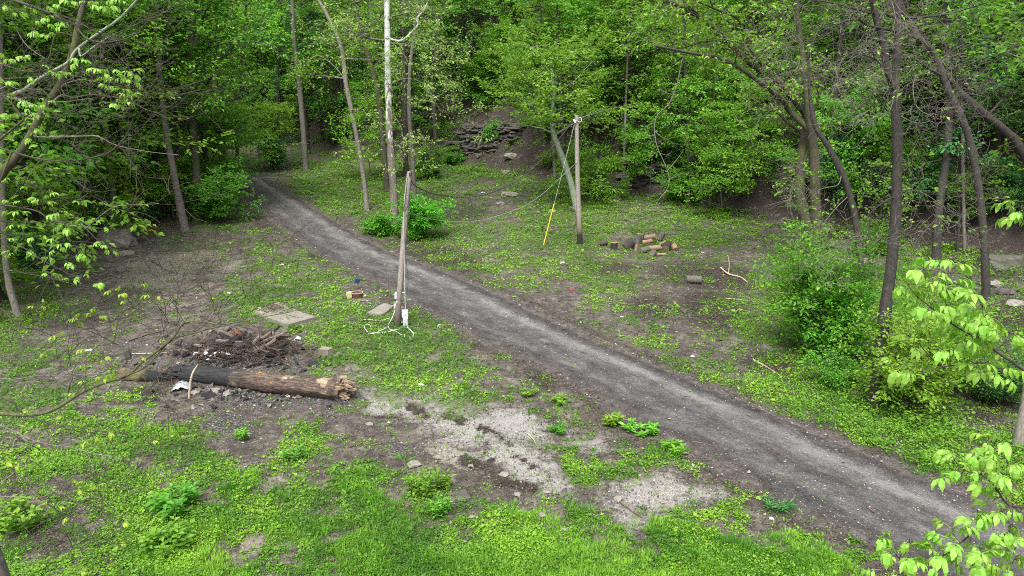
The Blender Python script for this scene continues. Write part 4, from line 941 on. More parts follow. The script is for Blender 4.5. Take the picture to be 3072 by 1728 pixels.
# -- grass
px, py, x, y, z, s = cand(52000)
g = green_at(px, py); rd = road_dist(x, y)
g = g * (1 - .9 * np.clip(blobs(px, py, GRAVEL) * 1.6, 0, 1)) * (1 - .95 * np.clip(blobs(px, py, BURNT) * 1.6, 0, 1))
GR = blobs(px, py, [(1750, 1720, 1000, 150, 0), (2300, 1690, 500, 120, 0)] + cb(c4, [(1000, 700, 90, 70, 0), (1240, 960, 90, 90, 30), (880, 1110, 150, 60, 0), (1120, 1200, 80, 80, 0), (1550, 1200, 220, 60, 0), (1080, 1370, 130, 80, 0), (480, 1000, 60, 50, 0), (650, 690, 50, 40, 0), (1420, 690, 60, 40, 0)]) +
    cb(c5, [(150, 1060, 200, 110, 0), (430, 990, 90, 60, 0), (720, 1070, 60, 50, 0), (650, 530, 160, 70, 0, .7), (1100, 720, 60, 25, 0), (1000, 1150, 300, 120, 0, .8), (1600, 820, 90, 50, 0)]) +
    cb(c6, [(780, 560, 170, 70, 20), (700, 640, 150, 60, 25), (240, 220, 130, 60, 0), (380, 470, 100, 60, 0), (560, 1110, 60, 50, 0), (620, 1350, 420, 90, 0), (150, 1300, 220, 130, 0)]))
v = patchy(x, y, g * .62 + GR * .6, 1.7, 1.2, 1.3, 70)
k = rng.random(len(x)) < sstep(.36, .90, v) * (rd > 1.06)
x, y, z, v = x[k], y[k], z[k], v[k]
m = 15; n_ = len(x); j = np.repeat(np.arange(n_), m); dep = y[j] * CP + CAM_H * SP
hgt = np.repeat((.045 + .085 * sstep(.6, 1.3, v)) * rng.uniform(.6, 1.5, n_), m) * rng.uniform(.55, 1.15, n_ * m)
az = rng.uniform(0, 6.283, n_ * m); q = rng.uniform(0, .11, n_ * m) * (1 + dep * .02); lean = rng.uniform(.1, .75, n_ * m)
B = np.c_[x[j] + np.cos(az) * q, y[j] + np.sin(az) * q, z[j] - .005]
wd = (.006 + .00034 * dep)[:, None]; sd_ = np.c_[-np.sin(az), np.cos(az), np.zeros(n_ * m)]
Tp = B + np.c_[np.cos(az) * lean * hgt, np.sin(az) * lean * hgt, hgt]
V = np.stack([B - sd_ * wd, B + sd_ * wd, Tp], 1).reshape(-1, 3)
tone = np.repeat(np.clip(.45 + (fbm(x * .6, y * .6, 3, 91) - .5) * 2.2 + rng.normal(0, .12, n_), 0, 1), m)
mb = MB(); mb.add(V, np.arange(n_ * m * 3).reshape(-1, 3), 0, np.repeat(np.clip(tone + rng.normal(0, .12, n_ * m), 0, 1), 3))
mb.obj('grass', M['grass'], None, smooth=False, kind='stuff', label='tufts of fresh green grass, thickest along the near edge of the clearing', cat='grass')
print('grass', n_)
# -- dead leaves
px, py, x, y, z, s = cand(320000, 480)
rd = road_dist(x, y); lv = blobs(px, py, LITTER)
lv = np.maximum(lv, sstep(.98, 1.1, rd) * sstep(1.8, 1.25, rd) * .45); lv = np.maximum(lv, sstep(-4, 3, s) * .8); lv = np.maximum(lv, blobs(px, py, STREAK) * .9); lv = np.maximum(lv, blobs(px, py, BURNT) * .18)
k = rng.random(len(x)) < np.clip(patchy(x, y, lv, .9, .6, 1.5, 120) - .12, 0, 1) * .8 * (rd > .93) + .075 * (rd > 1.0) + .010 * (rd > .6)
x1, y1 = x[k], y[k]
a = rng.uniform(-55, 60, 60000); b = rng.uniform(20, 130, 60000); sf = foot_dist(a, b); k = (sf > 0) & (sf < 26) & (rng.random(60000) < .75)
x1 = np.r_[x1, a[k]]; y1 = np.r_[y1, b[k]]; z1 = H(x1, y1); n_ = len(x1)
az = rng.uniform(0, 6.283, n_); D = np.c_[np.cos(az), np.sin(az), rng.normal(.1, .3, n_)]; N = np.c_[rng.normal(0, .4, n_), rng.normal(0, .4, n_), np.ones(n_)]
mb = MB(); leaf_quads(mb, np.c_[x1, y1, z1 + .012 + np.abs(rng.normal(0, .015, n_))], D, N, (.0017 * y1 + .025) * rng.uniform(.6, 1.4, n_), rng, 0, .6, .2)
mb.obj('dead_leaves', M['litter'], None, smooth=False, kind='stuff', label='brown dead leaves scattered along the lane edges, the slope and the bare soil', cat='dead leaves')
print('litter', n_)
# -- loose stones and chips
px, py, x, y, z, s = cand(110000, 560)
rd = road_dist(x, y)
w = .10 + .55 * blobs(px, py, GRAVEL) + .6 * blobs(px, py, BURNT) + .35 * blobs(px, py, TAN) + .30 * ((rd > .9) & (rd < 1.25)) + .34 * (rd < .9)
k = rng.random(len(x)) < np.clip(patchy(x, y, w, .5, .4, 2, 140) - .08, 0, 1) * .42
x, y, z = x[k], y[k], z[k]; rd = rd[k]; n_ = len(x)
OV = np.array([(1, 0, 0), (-1, 0, 0), (0, 1, 0), (0, -1, 0), (0, 0, .8), (0, 0, -.5)], float)
OF = np.array([(0, 2, 4), (2, 1, 4), (1, 3, 4), (3, 0, 4), (2, 0, 5), (1, 2, 5), (3, 1, 5), (0, 3, 5)])
sz = np.minimum((.0007 * y + .007) * rng.lognormal(0, .45, n_), .09) * np.where(rd < .95, .75, 1)
A = OV[None] * (sz[:, None, None]) * rng.uniform(.55, 1.3, (n_, 6, 3))
th = rng.uniform(0, 6.283, n_); ct, st_ = np.cos(th)[:, None], np.sin(th)[:, None]
A = np.stack([A[..., 0] * ct - A[..., 1] * st_, A[..., 0] * st_ + A[..., 1] * ct, A[..., 2]], -1) + np.c_[x, y, z + sz * .25 + np.where(rd < 1, .02, 0)][:, None]
mb = MB(); mb.add(A.reshape(-1, 3), (OF[None] + np.arange(n_)[:, None, None] * 6).reshape(-1, 3), 0, np.repeat(np.clip(rng.beta(2, 1.8, n_), 0, 1), 6))
mb.obj('loose_stones', M['stone'], None, smooth=False, kind='stuff', label='small pale stones and chips strewn over the gravel, ash and lane', cat='gravel')
print('stones', n_)
# ------------------------------------------------------------------ things standing and lying in the clearing
z1, z2, z3, z4 = _conv(380, 980, 3.578), _conv(980, 780, 5.572), _conv(1150, 500, 3.295), _conv(1560, 320, 3.018)
z5, z6, z7 = _conv(2640, 760, 3.449), _conv(2560, 1240, 2.969), _conv(0, 0, 3.45)
z8 = _conv(1000, 1000, 2.899)
rg = np.random.default_rng(12)
def pole_mat(name, charcoal):
    m, n, l = newmat(name)
    tc = n.new('ShaderNodeTexCoord'); P = tc.outputs['Object']; mp = n.new('ShaderNodeMapping'); mp.inputs['Scale'].default_value = (26, 26, .9); l.new(P, mp.inputs[0])
    a = noise(n, l, mp.outputs[0], 1.6, 5, .7, .2); b = noise(n, l, P, 1.1, 4, .6)
    c = ramp(n, l, a, [(.3, (.055, .046, .038)), (.5, (.15, .132, .112)), (.72, (.29, .265, .235))])
    sp = n.new('ShaderNodeSeparateXYZ'); l.new(P, sp.inputs[0])
    t = mth(n, l, 'ADD', sp.outputs[2], mth(n, l, 'MULTIPLY', b, .9))
    c = mixc(n, l, ramp(n, l, mth(n, l, 'MULTIPLY', t, .1), [(.06, (1, 1, 1)), (.24, (0, 0, 0))]), c, (.05, .036, .028) if not charcoal else (.075, .04, .025))
    if charcoal: c = mixc(n, l, ramp(n, l, mth(n, l, 'MULTIPLY', t, .1), [(.10, (1, 1, 1)), (.15, (0, 0, 0))]), c, (.012, .011, .011))
    finish(n, l, c, .9, a, .5, .01); return m
M['pole'] = pole_mat('weathered_pole', False); M['pole2'] = pole_mat('scorched_pole', True)
M['box'] = plain('painted_steel_box', (.33, .37, .40), .45, .12, 5, .1); M['boxw'] = plain('pale_steel_box', (.48, .51, .53), .45, .10, 5)
M['white'] = plain('white_plastic', (.42, .41, .39), .5, .1); M['cable'] = plain('black_cable', (.025, .025, .026), .5, .2); M['steel'] = plain('galvanised_steel', (.36, .37, .37), .4, .2, 12, .6)
M['yellow'] = plain('yellow_plastic', (.50, .31, .02), .45, .12); M['glass'] = plain('ceramic', (.45, .46, .45), .3, .1)
M['greycable'] = plain('grey_cable', (.20, .20, .19), .6, .2)

def path3(conv, pts, dep): return [at_depth(*q, d_) for q, d_ in zip(conv(pts), dep if hasattr(dep, '__len__') else [dep] * len(pts))]
# ---- near pole
B1 = ground_at(*bb((1000, 820))); D1 = gdepth(*bb((1000, 820)))
px_m = D1 / F                                               # metres per photograph pixel at the pole
root = empty('utility_pole', B1, label='leaning grey timber utility pole carrying meter boxes beside the lane', cat='utility pole')
T1 = at_depth(*z3((258, 52)), D1 + .35)
w = MB(); X = smooth_path([B1 + (0, 0, -.4), B1 + (.02, 0, .4), at_depth(*bb((1008, 700)), D1 + .05), at_depth(*bb((1017, 580)), D1 + .2), T1], 30)
tube(w, X, np.linspace(.145, .105, 30), 14, rough=.025, rng=rg)
w.obj('pole', M['pole'], root, origin=B1)
PX = X
def on_pole(py):  # point of the pole axis at a photograph height
    return min(PX, key=lambda p: abs(project(*p)[1] - py))
def mkbox(parent, name, conv, c, size, mat, dep=D1, door=True, lip=True):
    C_ = at_depth(*conv(c), dep); sx, sz_ = size[0] / F * dep, size[1] / F * dep; sy = max(.09, sx * .5)
    b = MB(); box(b, C_, (sx, sy, sz_)); o = b.obj(name, M[mat], parent, origin=parent.location if parent else (0, 0, 0), smooth=False)
    bv = o.modifiers.new('bevel', 'BEVEL'); bv.width = .008; bv.segments = 2
    q = MB(); box(q, C_ + (0, -sy / 2 - .006, 0), (sx * .86, .012, sz_ * .86)); q.obj('cover', M[mat], o, origin=parent.location, smooth=False)
    if lip: q = MB(); box(q, C_ + (0, -sy / 2 - .02, -sz_ * .12), (sx * .22, .02, sz_ * .05)); q.obj('latch', M['cable'], o, origin=parent.location, smooth=False)
    return C_
mkbox(root, 'meter_box', z2, (1312, 897), (95 / 5.572, 128 / 5.572), 'boxw', D1 - .12)
mkbox(root, 'disconnect_box', z2, (1320, 1042), (80 / 5.572, 150 / 5.572), 'box', D1 - .12)
mkbox(root, 'breaker_box', z2, (1156, 605), (44 / 5.572, 95 / 5.572), 'box', D1 - .1, lip=False)
mkbox(root, 'junction_box', z2, (1142, 772), (40 / 5.572, 85 / 5.572), 'box', D1 - .1, lip=False)
q = MB(); box(q, at_depth(*z2((1175, 715)), D1 - .14), (.07, .07, .16)); box(q, at_depth(*z2((1158, 545)), D1 - .1), (.07, .08, .05)); q.obj('white_fitting', M['white'], root, origin=B1, smooth=False)
q = MB(); box(q, at_depth(*z2((1272, 895)), D1 - .04), (.18, .04, .05)); box(q, at_depth(*z2((1275, 1040)), D1 - .04), (.16, .04, .05)); q.obj('bracket', M['steel'], root, origin=B1, smooth=False)
q = MB(); Y = smooth_path(path3(z2, [(1320, 835), (1312, 700), (1303, 300), (1297, 0)], D1 - .12) + path3(z3, [(207, 900), (205, 760), (200, 600), (203, 440), (212, 300), (232, 110)], [D1 - .1, D1 - .08, D1 - .06, D1 + .02, D1 + .1, D1 + .2]), 50)
tube(q, Y, .022, 8); q.obj('conduit', M['greycable'], root, origin=B1)
q = MB(); tube(q, smooth_path(path3(z3, [(236, 110), (225, 260), (205, 400), (200, 430), (215, 440), (240, 390), (262, 260), (275, 110)], D1 - .02), 30), .016, 6)
tube(q, smooth_path(path3(z3, [(240, 470), (236, 600), (232, 740), (222, 850), (230, 960), (243, 1100), (243, 1180), (232, 1235)], D1 - .12), 30), .013, 6); q.obj('drop_wire', M['cable'], root, origin=B1)
q = MB(); box(q, at_depth(*z3((236, 735)), D1 - .12), (.08, .1, .22)); box(q, at_depth(*z3((268, 75)), D1 + .2), (.1, .1, .12)); q.obj('clamp', M['cable'], root, origin=B1, smooth=False)
q = MB(); Y = path3(z2, [(1262, 545), (1300, 548)], D1 - .05); tube(q, Y, .022, 6); q.obj('bolt', M['steel'], root, origin=B1)
def on_ground(conv, pts, n=20, h=.03, r=.02, rad=None):
    return smooth_path([ground_at(*p) + (0, 0, h) for p in conv(pts)], n)
q = MB(); tube(q, on_ground(z2, [(1305, 1135), (1200, 1172), (1100, 1197), (1000, 1222), (880, 1232), (720, 1245)], 24, .04), .026, 8)
tag(q.obj('conduit_pipe', M['white'], None, origin=B1), 'thick white conduit lying on the grass from the meter boxes to the left', 'conduit')
q = MB(); tube(q, on_ground(z2, [(1020, 1130), (960, 1170), (880, 1205), (800, 1245), (690, 1250)], 24, .04), .019, 8)
tube(q, on_ground(z2, [(690, 1240), (645, 1190), (635, 1150), (655, 1120), (690, 1112), (725, 1130), (738, 1160)], 26, .10), .012, 6)
tag(q.obj('loose_cable', M['white'], None, origin=B1), 'white cable on the grass ending in a loop, crossing the thick conduit', 'cable')
q = MB(); tube(q, on_ground(z2, [(1030, 1115), (1050, 1170), (1150, 1210), (1240, 1262), (1305, 1275), (1295, 1310)], 26, .05), .014, 6)
tag(q.obj('loose_cable', M['white'], None, origin=B1), 'thin white cable snaking toward the camera in front of the utility pole', 'cable')
q = MB(); tube(q, [at_depth(*z2((1345, 1120)), D1 - .12)] + list(on_ground(z2, [(1390, 1180), (1450, 1240), (1445, 1295)], 14, .04)), .024, 7)
tag(q.obj('conduit_pipe', M['boxw'], None, origin=B1), 'short pale bent pipe leading right from under the disconnect box', 'conduit')
q = MB(); tube(q, smooth_path(path3(z2, [(1152, 815), (1110, 930), (1050, 1050)], [D1 - .1, D1 - .25, D1 - .35]) + [ground_at(*z2((1025, 1115))) + (0, 0, .05)], 20), .016, 6)
tag(q.obj('hanging_cable', M['white'], None, origin=B1), 'cream cable hanging from the junction box down to the grass', 'cable')
q = MB(); tube(q, on_ground(z2, [(1060, 978), (1000, 1010), (900, 1028), (650, 1018), (560, 1028)], 20, .05), .016, 6)
tag(q.obj('loose_cable', M['white'], None, origin=B1), 'pale cable lying straight in the grass left of the pole foot', 'cable')
# ---- far pole
B2 = ground_at(*bb((1458, 614))); D2 = gdepth(*bb((1458, 614)))
root = empty('utility_pole', B2, label='straight timber utility pole beyond the lane, scorched black at its foot', cat='utility pole')
T2 = at_depth(*z4((514, 80)), D2 + .1)
w = MB(); X2 = smooth_path([B2 + (0, 0, -.4), B2 + (0, 0, .3), at_depth(*z4((530, 900)), D2), at_depth(*z4((518, 500)), D2), T2], 30)
tube(w, X2, np.linspace(.20, .14, 30), 14, rough=.02, rng=rg); w.obj('pole', M['pole2'], root, origin=B2)
q = MB()
for p in [(488, 122), (500, 135)]: box(q, at_depth(*z4(p), D2 - .2), (.12, .14, .14))
q.obj('insulator', M['glass'], root, origin=B2, smooth=False)
q = MB(); tube(q, smooth_path(path3(z4, [(520, 130), (545, 140), (558, 125), (552, 102), (530, 105)], D2 - .1), 18), .022, 6); q.obj('wire_loop', M['white'], root, origin=B2)
q = MB(); box(q, at_depth(*z4((503, 130)), D2 - .1), (.30, .06, .06)); box(q, at_depth(*z4((508, 505)), D2 - .15), (.12, .12, .10)); q.obj('bracket', M['steel'], root, origin=B2, smooth=False)
q = MB(); Y = path3(c2, [(345, 900), (372, 935), (470, 977), (600, 992), (720, 980), (850, 928), (960, 852), (1080, 718), (1168, 608)], np.linspace(D1 + .3, D2 - .2, 9)); Y[0] = T1 + (0, -.1, -.2)
tube(q, smooth_path(Y, 60), .024, 6); tag(q.obj('overhead_cable', M['cable'], None, origin=T1), 'sagging black service cable strung from the near pole to the far pole', 'cable')
q = MB(); Y = path3(z3, [(245, 460)], D1) + path3(c2, [(470, 1105), (600, 1115), (730, 1102), (900, 1045), (1000, 985), (1090, 905), (1178, 822)], np.linspace(D1 + 3, D2 - .1, 7))
tube(q, smooth_path(Y, 50), .012, 5); tag(q.obj('overhead_wire', M['greycable'], None, origin=T1), 'thin grey wire slung low between the two poles under the black cable', 'wire')
q = MB(); tube(q, path3(z4, [(530, 100), (640, 75), (760, 35)], [D2, D2 + 4, D2 + 10]), .014, 5); tag(q.obj('overhead_wire', M['greycable'], None, origin=T2), 'thin wire running from the far pole top into the trees to the right', 'wire')
g = ground_at(*z4((213, 1255)))
root = empty('guy_wire', g, label='slanting steel guy wire of the far pole with a yellow plastic guard', cat='guy wire')
gt = at_depth(*z4((496, 150)), D2 - .1); q = MB(); tube(q, [g, gt], .010, 5); q.obj('wire', M['steel'], root, origin=g)
a = (gt - g); k = (project(*g)[1] - z4((300, 905))[1]) / max(1, project(*g)[1] - project(*gt)[1]) * 1.05
q = MB(); tube(q, [g + a * .003, g + a * k], .034, 8); q.obj('guard', M['yellow'], root, origin=g)

# ---- the charred log
def log_mat(name, char_side, pale=True):
    m, n, l = newmat(name)
    tc = n.new('ShaderNodeTexCoord'); P = tc.outputs['Object']; mp = n.new('ShaderNodeMapping'); mp.inputs['Scale'].default_value = (1.1, 9, 9); l.new(P, mp.inputs[0])
    a = noise(n, l, mp.outputs[0], 2.4, 6, .72, .5); b = noise(n, l, P, 1.5, 5, .65); g2 = noise(n, l, P, 3.4, 5, .7)
    c = ramp(n, l, a, [(.36, (.010, .008, .007)), (.5, (.060, .042, .033)), (.64, (.145, .105, .080)), (.78, (.24, .18, .13))])
    sp = n.new('ShaderNodeSeparateXYZ'); l.new(P, sp.inputs[0])
    t = mth(n, l, 'ADD', sp.outputs[0], mth(n, l, 'MULTIPLY', mth(n, l, 'SUBTRACT', b, .5), 1.8))
    if pale:
        c = mixc(n, l, ramp(n, l, b, [(.56, (0, 0, 0)), (.62, (1, 1, 1))]), c, ramp(n, l, a, [(.3, (.085, .055, .03)), (.6, (.27, .22, .15))]))
        c = mixc(n, l, ramp(n, l, g2, [(.60, (0, 0, 0)), (.68, (1, 1, 1))]), c, (.10, .115, .03))
        c = mixc(n, l, ramp(n, l, noise(n, l, P, 2.6, 4, .6), [(.63, (0, 0, 0)), (.68, (1, 1, 1))]), c, (.26, .12, .035))
        c = mixc(n, l, ramp(n, l, mth(n, l, 'MULTIPLY', t, .1), [(.20, (1, 1, 1)), (.30, (0, 0, 0))]), c, ramp(n, l, a, [(.4, (.007, .007, .008)), (.75, (.045, .043, .045))]))
    else:
        c = mixc(n, l, ramp(n, l, b, [(.5, (0, 0, 0)), (.6, (1, 1, 1))]), c, (.11, .11, .03))
        c = mixc(n, l, ramp(n, l, mth(n, l, 'MULTIPLY', t, .1), [(.10, (0, 0, 0)), (.14, (1, 1, 1))]), c, (.010, .010, .010))
    finish(n, l, c, .9, a, .9, .04); return m
M['log'] = log_mat('charred_log', 0); M['stub'] = log_mat('charred_stub', 1, False)
M['rotten'] = plain('splintered_wood', (.165, .12, .078), .95, .6, 9, 0, .8); M['char'] = plain('charcoal', (.016, .015, .015), .85, .6, 14, 0, .8)
def lying_log(name, a, b, ra, rb, mat, label, endmat, cat='log', jag=True, sag=0):
    A, Bq = ground_at(*a), ground_at(*b); d = Bq - A; L = np.linalg.norm(d); yaw = math.atan2(d[1], d[0])
    o = empty(name, A, yaw, label=label, cat=cat)
    n = 60; xs = np.linspace(0, L, n); rad = np.interp(xs, [0, L], [ra, rb]) * (1 + .05 * np.sin(xs * 2.3) + rg.normal(0, .012, n))
    dz = np.interp(xs, [0, L], [0, d[2]]); z = dz + rad * .82 + sag * np.sin(xs / L * math.pi)
    w = MB(); pts = np.c_[xs, .05 * np.sin(xs * 1.3), z]; tube(w, pts, rad, 28, rough=.02, rng=rg, cap=True)
    V = w.v[0]; ax = np.repeat(pts, 28, 0); dv = V - ax; th = np.arctan2(dv[:, 2], dv[:, 1]); q = 1 + .30 * (fbm(np.cos(th) * 2.2 + 9, np.sin(th) * 2.2 + V[:, 0] * .35, 3, 7) - .5) + .16 * (fbm(np.cos(th) * 7 + 5, np.sin(th) * 7 + V[:, 0] * .8, 2, 8) - .5)
    w.v[0] = ax + dv * q[:, None]
    w.obj('trunk', mat, o)
    if jag:
        e = MB(); r_ = rad[-1]
        for k in range(70):
            q = r_ * math.sqrt(rg.random()) * .98; t = rg.uniform(0, 6.283); s = rg.uniform(.03, .09); ln = rg.uniform(.10, .55) * (1.1 - .5 * q / r_)
            c = np.array([L - .1, pts[-1][1] + math.cos(t) * q, z[-1] + math.sin(t) * q])
            tube(e, [c, c + (ln * .6, rg.normal(0, .02), rg.normal(0, .02)), c + (ln, rg.normal(0, .04), rg.normal(0, .04))], [s, s * .8, s * .2], 5, rough=.2, rng=rg)
        e.obj('broken_end', endmat, o, smooth=False)
        e = MB()
        for k in range(26):
            q = rad[0] * math.sqrt(rg.random()) * .95; t = rg.uniform(0, 6.283); s = rg.uniform(.05, .10); ln = rg.uniform(.1, .6)
            c = np.array([.1, pts[0][1] + math.cos(t) * q, z[0] + math.sin(t) * q]); tube(e, [c, c - (ln, rg.normal(0, .05), rg.normal(0, .04))], [s, s * .3], 5, rough=.2, rng=rg)
        e.obj('charred_end', M['char'], o, smooth=False)
    return o
lying_log('fallen_log', z1((610, 560)), z1((2330, 770)), .27, .37, M['log'], 'long fallen log, charred black at its left end and splintered at the right', M['rotten'])
lying_log('log', z1((-60, 560)), z1((400, 590)), .22, .17, M['stub'], 'mossy half-burnt log stub lying left of the long charred log', M['char'], jag=False)
e = MB(); C_ = ground_at(*z1((395, 590)))
for k in range(22):
    c = C_ + (rg.normal(0, .04), rg.normal(0, .08), .14 + rg.normal(0, .08)); tube(e, [c, c + (rg.uniform(.1, .4), rg.normal(0, .06), rg.normal(.03, .07))], [.06, .015], 5, rough=.2, rng=rg)
tag(e.obj('charred_splinters', M['char'], None, origin=C_, smooth=False), 'black charred splinters at the right end of the mossy log stub', 'charred wood')
# ---- what is left of the fire
def plank(name, a, b, w_, t_, mat, label, cat, za=.05, zb=.05, rz=0):
    A, Bq = ground_at(*a) + (0, 0, za), ground_at(*b) + (0, 0, zb); d = Bq - A; L = np.linalg.norm(d)
    xs = np.linspace(0, 1, 9); o = MB(); s = norm(np.cross(d, (0, 0, 1))); u = norm(np.cross(s, d)); V = []
    for x in xs:
        k = 1 + rg.normal(0, .10); e = .35 if x in (0, 1) else 1
        for (p, q) in ((-1, -1), (1, -1), (1, 1), (-1, 1)): V.append(A + d * x + s * p * w_ / 2 * k * e + u * (q * t_ / 2 * k + .02 * math.sin(x * 7)))
    V = np.array(V); i = np.arange(8)[:, None] * 4; j = np.arange(4)[None]; f = np.stack([i + j, i + (j + 1) % 4, i + 4 + (j + 1) % 4, i + 4 + j], -1).reshape(-1, 4)
    o.add(V, f); o.add(V[:4], [(0, 3, 2, 1)]); o.add(V[-4:], [(0, 1, 2, 3)])
    return tag(o.obj(name, M[mat], None, origin=A, smooth=False), label, cat)
plank('charred_beam', z1((590, 340)), z1((815, 262)), .13, .12, 'char', 'charred black beam pointing left out of the burnt heap', 'beam', .08, .22)
plank('charred_beam', z1((990, 262)), z1((1300, 320)), .20, .17, 'char', 'thick charred beam lying across the top of the burnt heap', 'beam', .22, .16)
plank('charred_beam', z1((1005, 150)), z1((1115, 235)), .13, .10, 'char', 'short charred beam end sticking up at the back of the burnt heap', 'beam', .30, .22)
plank('charred_board', z1((930, 205)), z1((1100, 160)), .16, .06, 'char', 'grey charred board at the back left of the burnt heap', 'board', .16, .2)
plank('charred_stick', z1((1285, 335)), z1((1570, 385)), .07, .07, 'char', 'dark charred stick sloping right from the burnt heap', 'stick', .22, .06)
plank('charred_stick', z1((1285, 455)), z1((1565, 385)), .06, .06, 'char', 'charred stick lying just behind the long log, tilted up to the right', 'stick', .06, .1)
plank('charred_stick', z1((1800, 345)), z1((1838, 420)), .08, .05, 'char', 'small black stick on the ash right of the burnt heap', 'stick')
plank('charred_board', z1((720, 250)), z1((800, 180)), .18, .14, 'char', 'black block of charred timber left in the burnt heap', 'board', .12, .16)
plank('charred_board', z1((1090, 390)), z1((1250, 370)), .22, .08, 'char', 'charred board under the sticks, just behind the log', 'board', .05, .08)
M['ashw'] = plain('pale_ash', (.36, .34, .33), .95, .35, 8, 0, .7); M['rust'] = plain('rusty_sheet', (.085, .038, .024), .8, .5, 6, .1, .4); M['oldwood'] = plain('old_grey_wood', (.12, .098, .082), .9, .5, 9, 0, .5); M['brick'] = plain('red_brick', (.20, .055, .04), .9, .3, 9)
M['mossrock'] = bark_mat('mossy_rock', (.025, .024, .02), (.095, .09, .078), .6, (.035, .05, .012), (2, 2, 5), .2); M['lime'] = plain('pale_limestone', (.155, .14, .118), .92, .55, 6, 0, .8); M['greyrock'] = plain('grey_rock', (.062, .057, .049), .92, .6, 2.2, 0, .9); M['conc'] = plain('concrete', (.15, .137, .115), .92, .28, 3, 0, .5)
M['stick'] = plain('dry_stick', (.30, .235, .165), .9, .3, 8); M['brush'] = plain('brown_brushwood', (.075, .052, .042), .95, .5, 6); M['sheet'] = plain('dull_metal_sheet', (.34, .36, .38), .3, .35, 4, .6)
hp = ground_at(*z1((920, 300))); o = MB()
for k in range(60):
    c_ = hp + (rg.normal(0, .28), rg.normal(0, .2), .05 + abs(rg.normal(0, .07))); s_ = rg.uniform(.05, .17)
    box(o, c_, (s_, s_ * rg.uniform(.5, 1), s_ * rg.uniform(.15, .4)), rotm(rg.normal(0, .4), rg.normal(0, .4), rg.uniform(0, 6)), jit=.14, rng=rg)
tag(o.obj('ash_heap', M['ashw'], None, origin=hp, smooth=False), 'whitish lump of ash and burnt plaster in the middle of the burnt heap', 'ash heap', kind='stuff')
o = MB(); hp = ground_at(*z1((1290, 270)))
for k in range(900):
    c = ground_at(*z1((rg.normal(1200, 300), rg.normal(265, 75)))) + (0, 0, abs(rg.normal(0, .16))) if k % 4 == 0 else c + rg.normal(0, .12, 3) * (1, 1, .2)
    a = rg.uniform(0, 6.283); ln = rg.uniform(.15, .6); e_ = np.array([math.cos(a), math.sin(a), rg.normal(.1, .25)])
    tube(o, [c + (0, 0, .04), c + e_ * ln * .5 + (0, 0, .07), c + e_ * ln + rg.normal(0, .04, 3)], [.011, .009, .004], 3, cap=False)
tag(o.obj('brushwood', M['brush'], None, origin=hp), 'tangle of thin brown brushwood over the burnt heap', 'brushwood', kind='stuff')
o = MB(); hp = ground_at(*z1((480, 620)))
for k in range(230):
    c = ground_at(*z1((rg.normal(450, 110), rg.normal(590, 60)))); a = rg.uniform(0, 6.283); ln = rg.uniform(.12, .4); e_ = np.array([math.cos(a), math.sin(a), rg.normal(.25, .25)])
    tube(o, [c, c + e_ * ln * .5 + (0, 0, .05), c + e_ * ln], [.010, .008, .004], 3, cap=False)
tag(o.obj('brushwood', M['brush'], None, origin=hp), 'dry brown twigs piled between the log stub and the long log', 'brushwood', kind='stuff')
def crumple(name, px, sx, sy, h, mat, label, cat, seed):
    r = np.random.default_rng(seed); c = ground_at(*px); n = 9; u, v = np.meshgrid(np.linspace(-1, 1, n), np.linspace(-1, 1, n)); z = h * (1.1 - u * u * .7 - v * v * .5) + r.normal(0, h * .16, (n, n))
    a = r.uniform(-.4, .4); x = u * sx / 2; y = v * sy / 2
    i = np.arange(n - 1)[:, None] * n + np.arange(n - 1)[None]; o = MB(); o.add(np.c_[(x * math.cos(a) - y * math.sin(a)).ravel(), (x * math.sin(a) + y * math.cos(a)).ravel(), z.ravel()] + c, np.stack([i, i + 1, i + n + 1, i + n], -1).reshape(-1, 4))
    q = o.obj(name, M[mat], None, origin=c); m = q.modifiers.new('thick', 'SOLIDIFY'); m.thickness = .012
    return tag(q, label, cat)
CH = np.random.default_rng(71)
for mat_, cnt, sx_, lab_ in (('char', 420, .09, 'black cinders and crumbled charcoal over the burnt heap'), ('greyrock', 300, .08, 'dark grey rubble around the burnt heap and under the log'), ('lime', 150, .06, 'pale broken chips strewn round the burnt heap')):
    o = MB(); hp = ground_at(*z1((1150, 300)))
    for k in range(cnt):
        q = (CH.normal(1150, 420), CH.normal(300, 120)) if k % 3 else (CH.normal(1250, 450), CH.normal(720, 70)); c_ = ground_at(*z1(q)); s_ = sx_ * CH.lognormal(0, .5)
        box(o, c_ + (0, 0, s_ * .15), (s_, s_ * CH.uniform(.5, 1), s_ * CH.uniform(.3, .7)), rotm(CH.normal(0, .4), CH.normal(0, .4), CH.uniform(0, 6)), jit=.15, rng=CH)
    tag(o.obj('rubble', M[mat_], None, origin=hp, smooth=False), lab_, 'rubble', kind='stuff')
for i in range(12):
    a = (CH.normal(1120, 260), CH.normal(270, 60)); an = CH.uniform(-.7, .7); ln = CH.uniform(160, 380); b_ = (a[0] + ln * math.cos(an), a[1] - ln * .3 * abs(math.sin(an)))
    plank('burnt_plank', z1(a), z1(b_), CH.uniform(.12, .22), CH.uniform(.05, .10), ['char', 'oldwood', 'bark_dark'][i % 3], 'half-burnt plank leaning in the burnt heap', 'plank', CH.uniform(.05, .2), CH.uniform(.3, .65))['group'] = 'half-burnt planks of the heap'
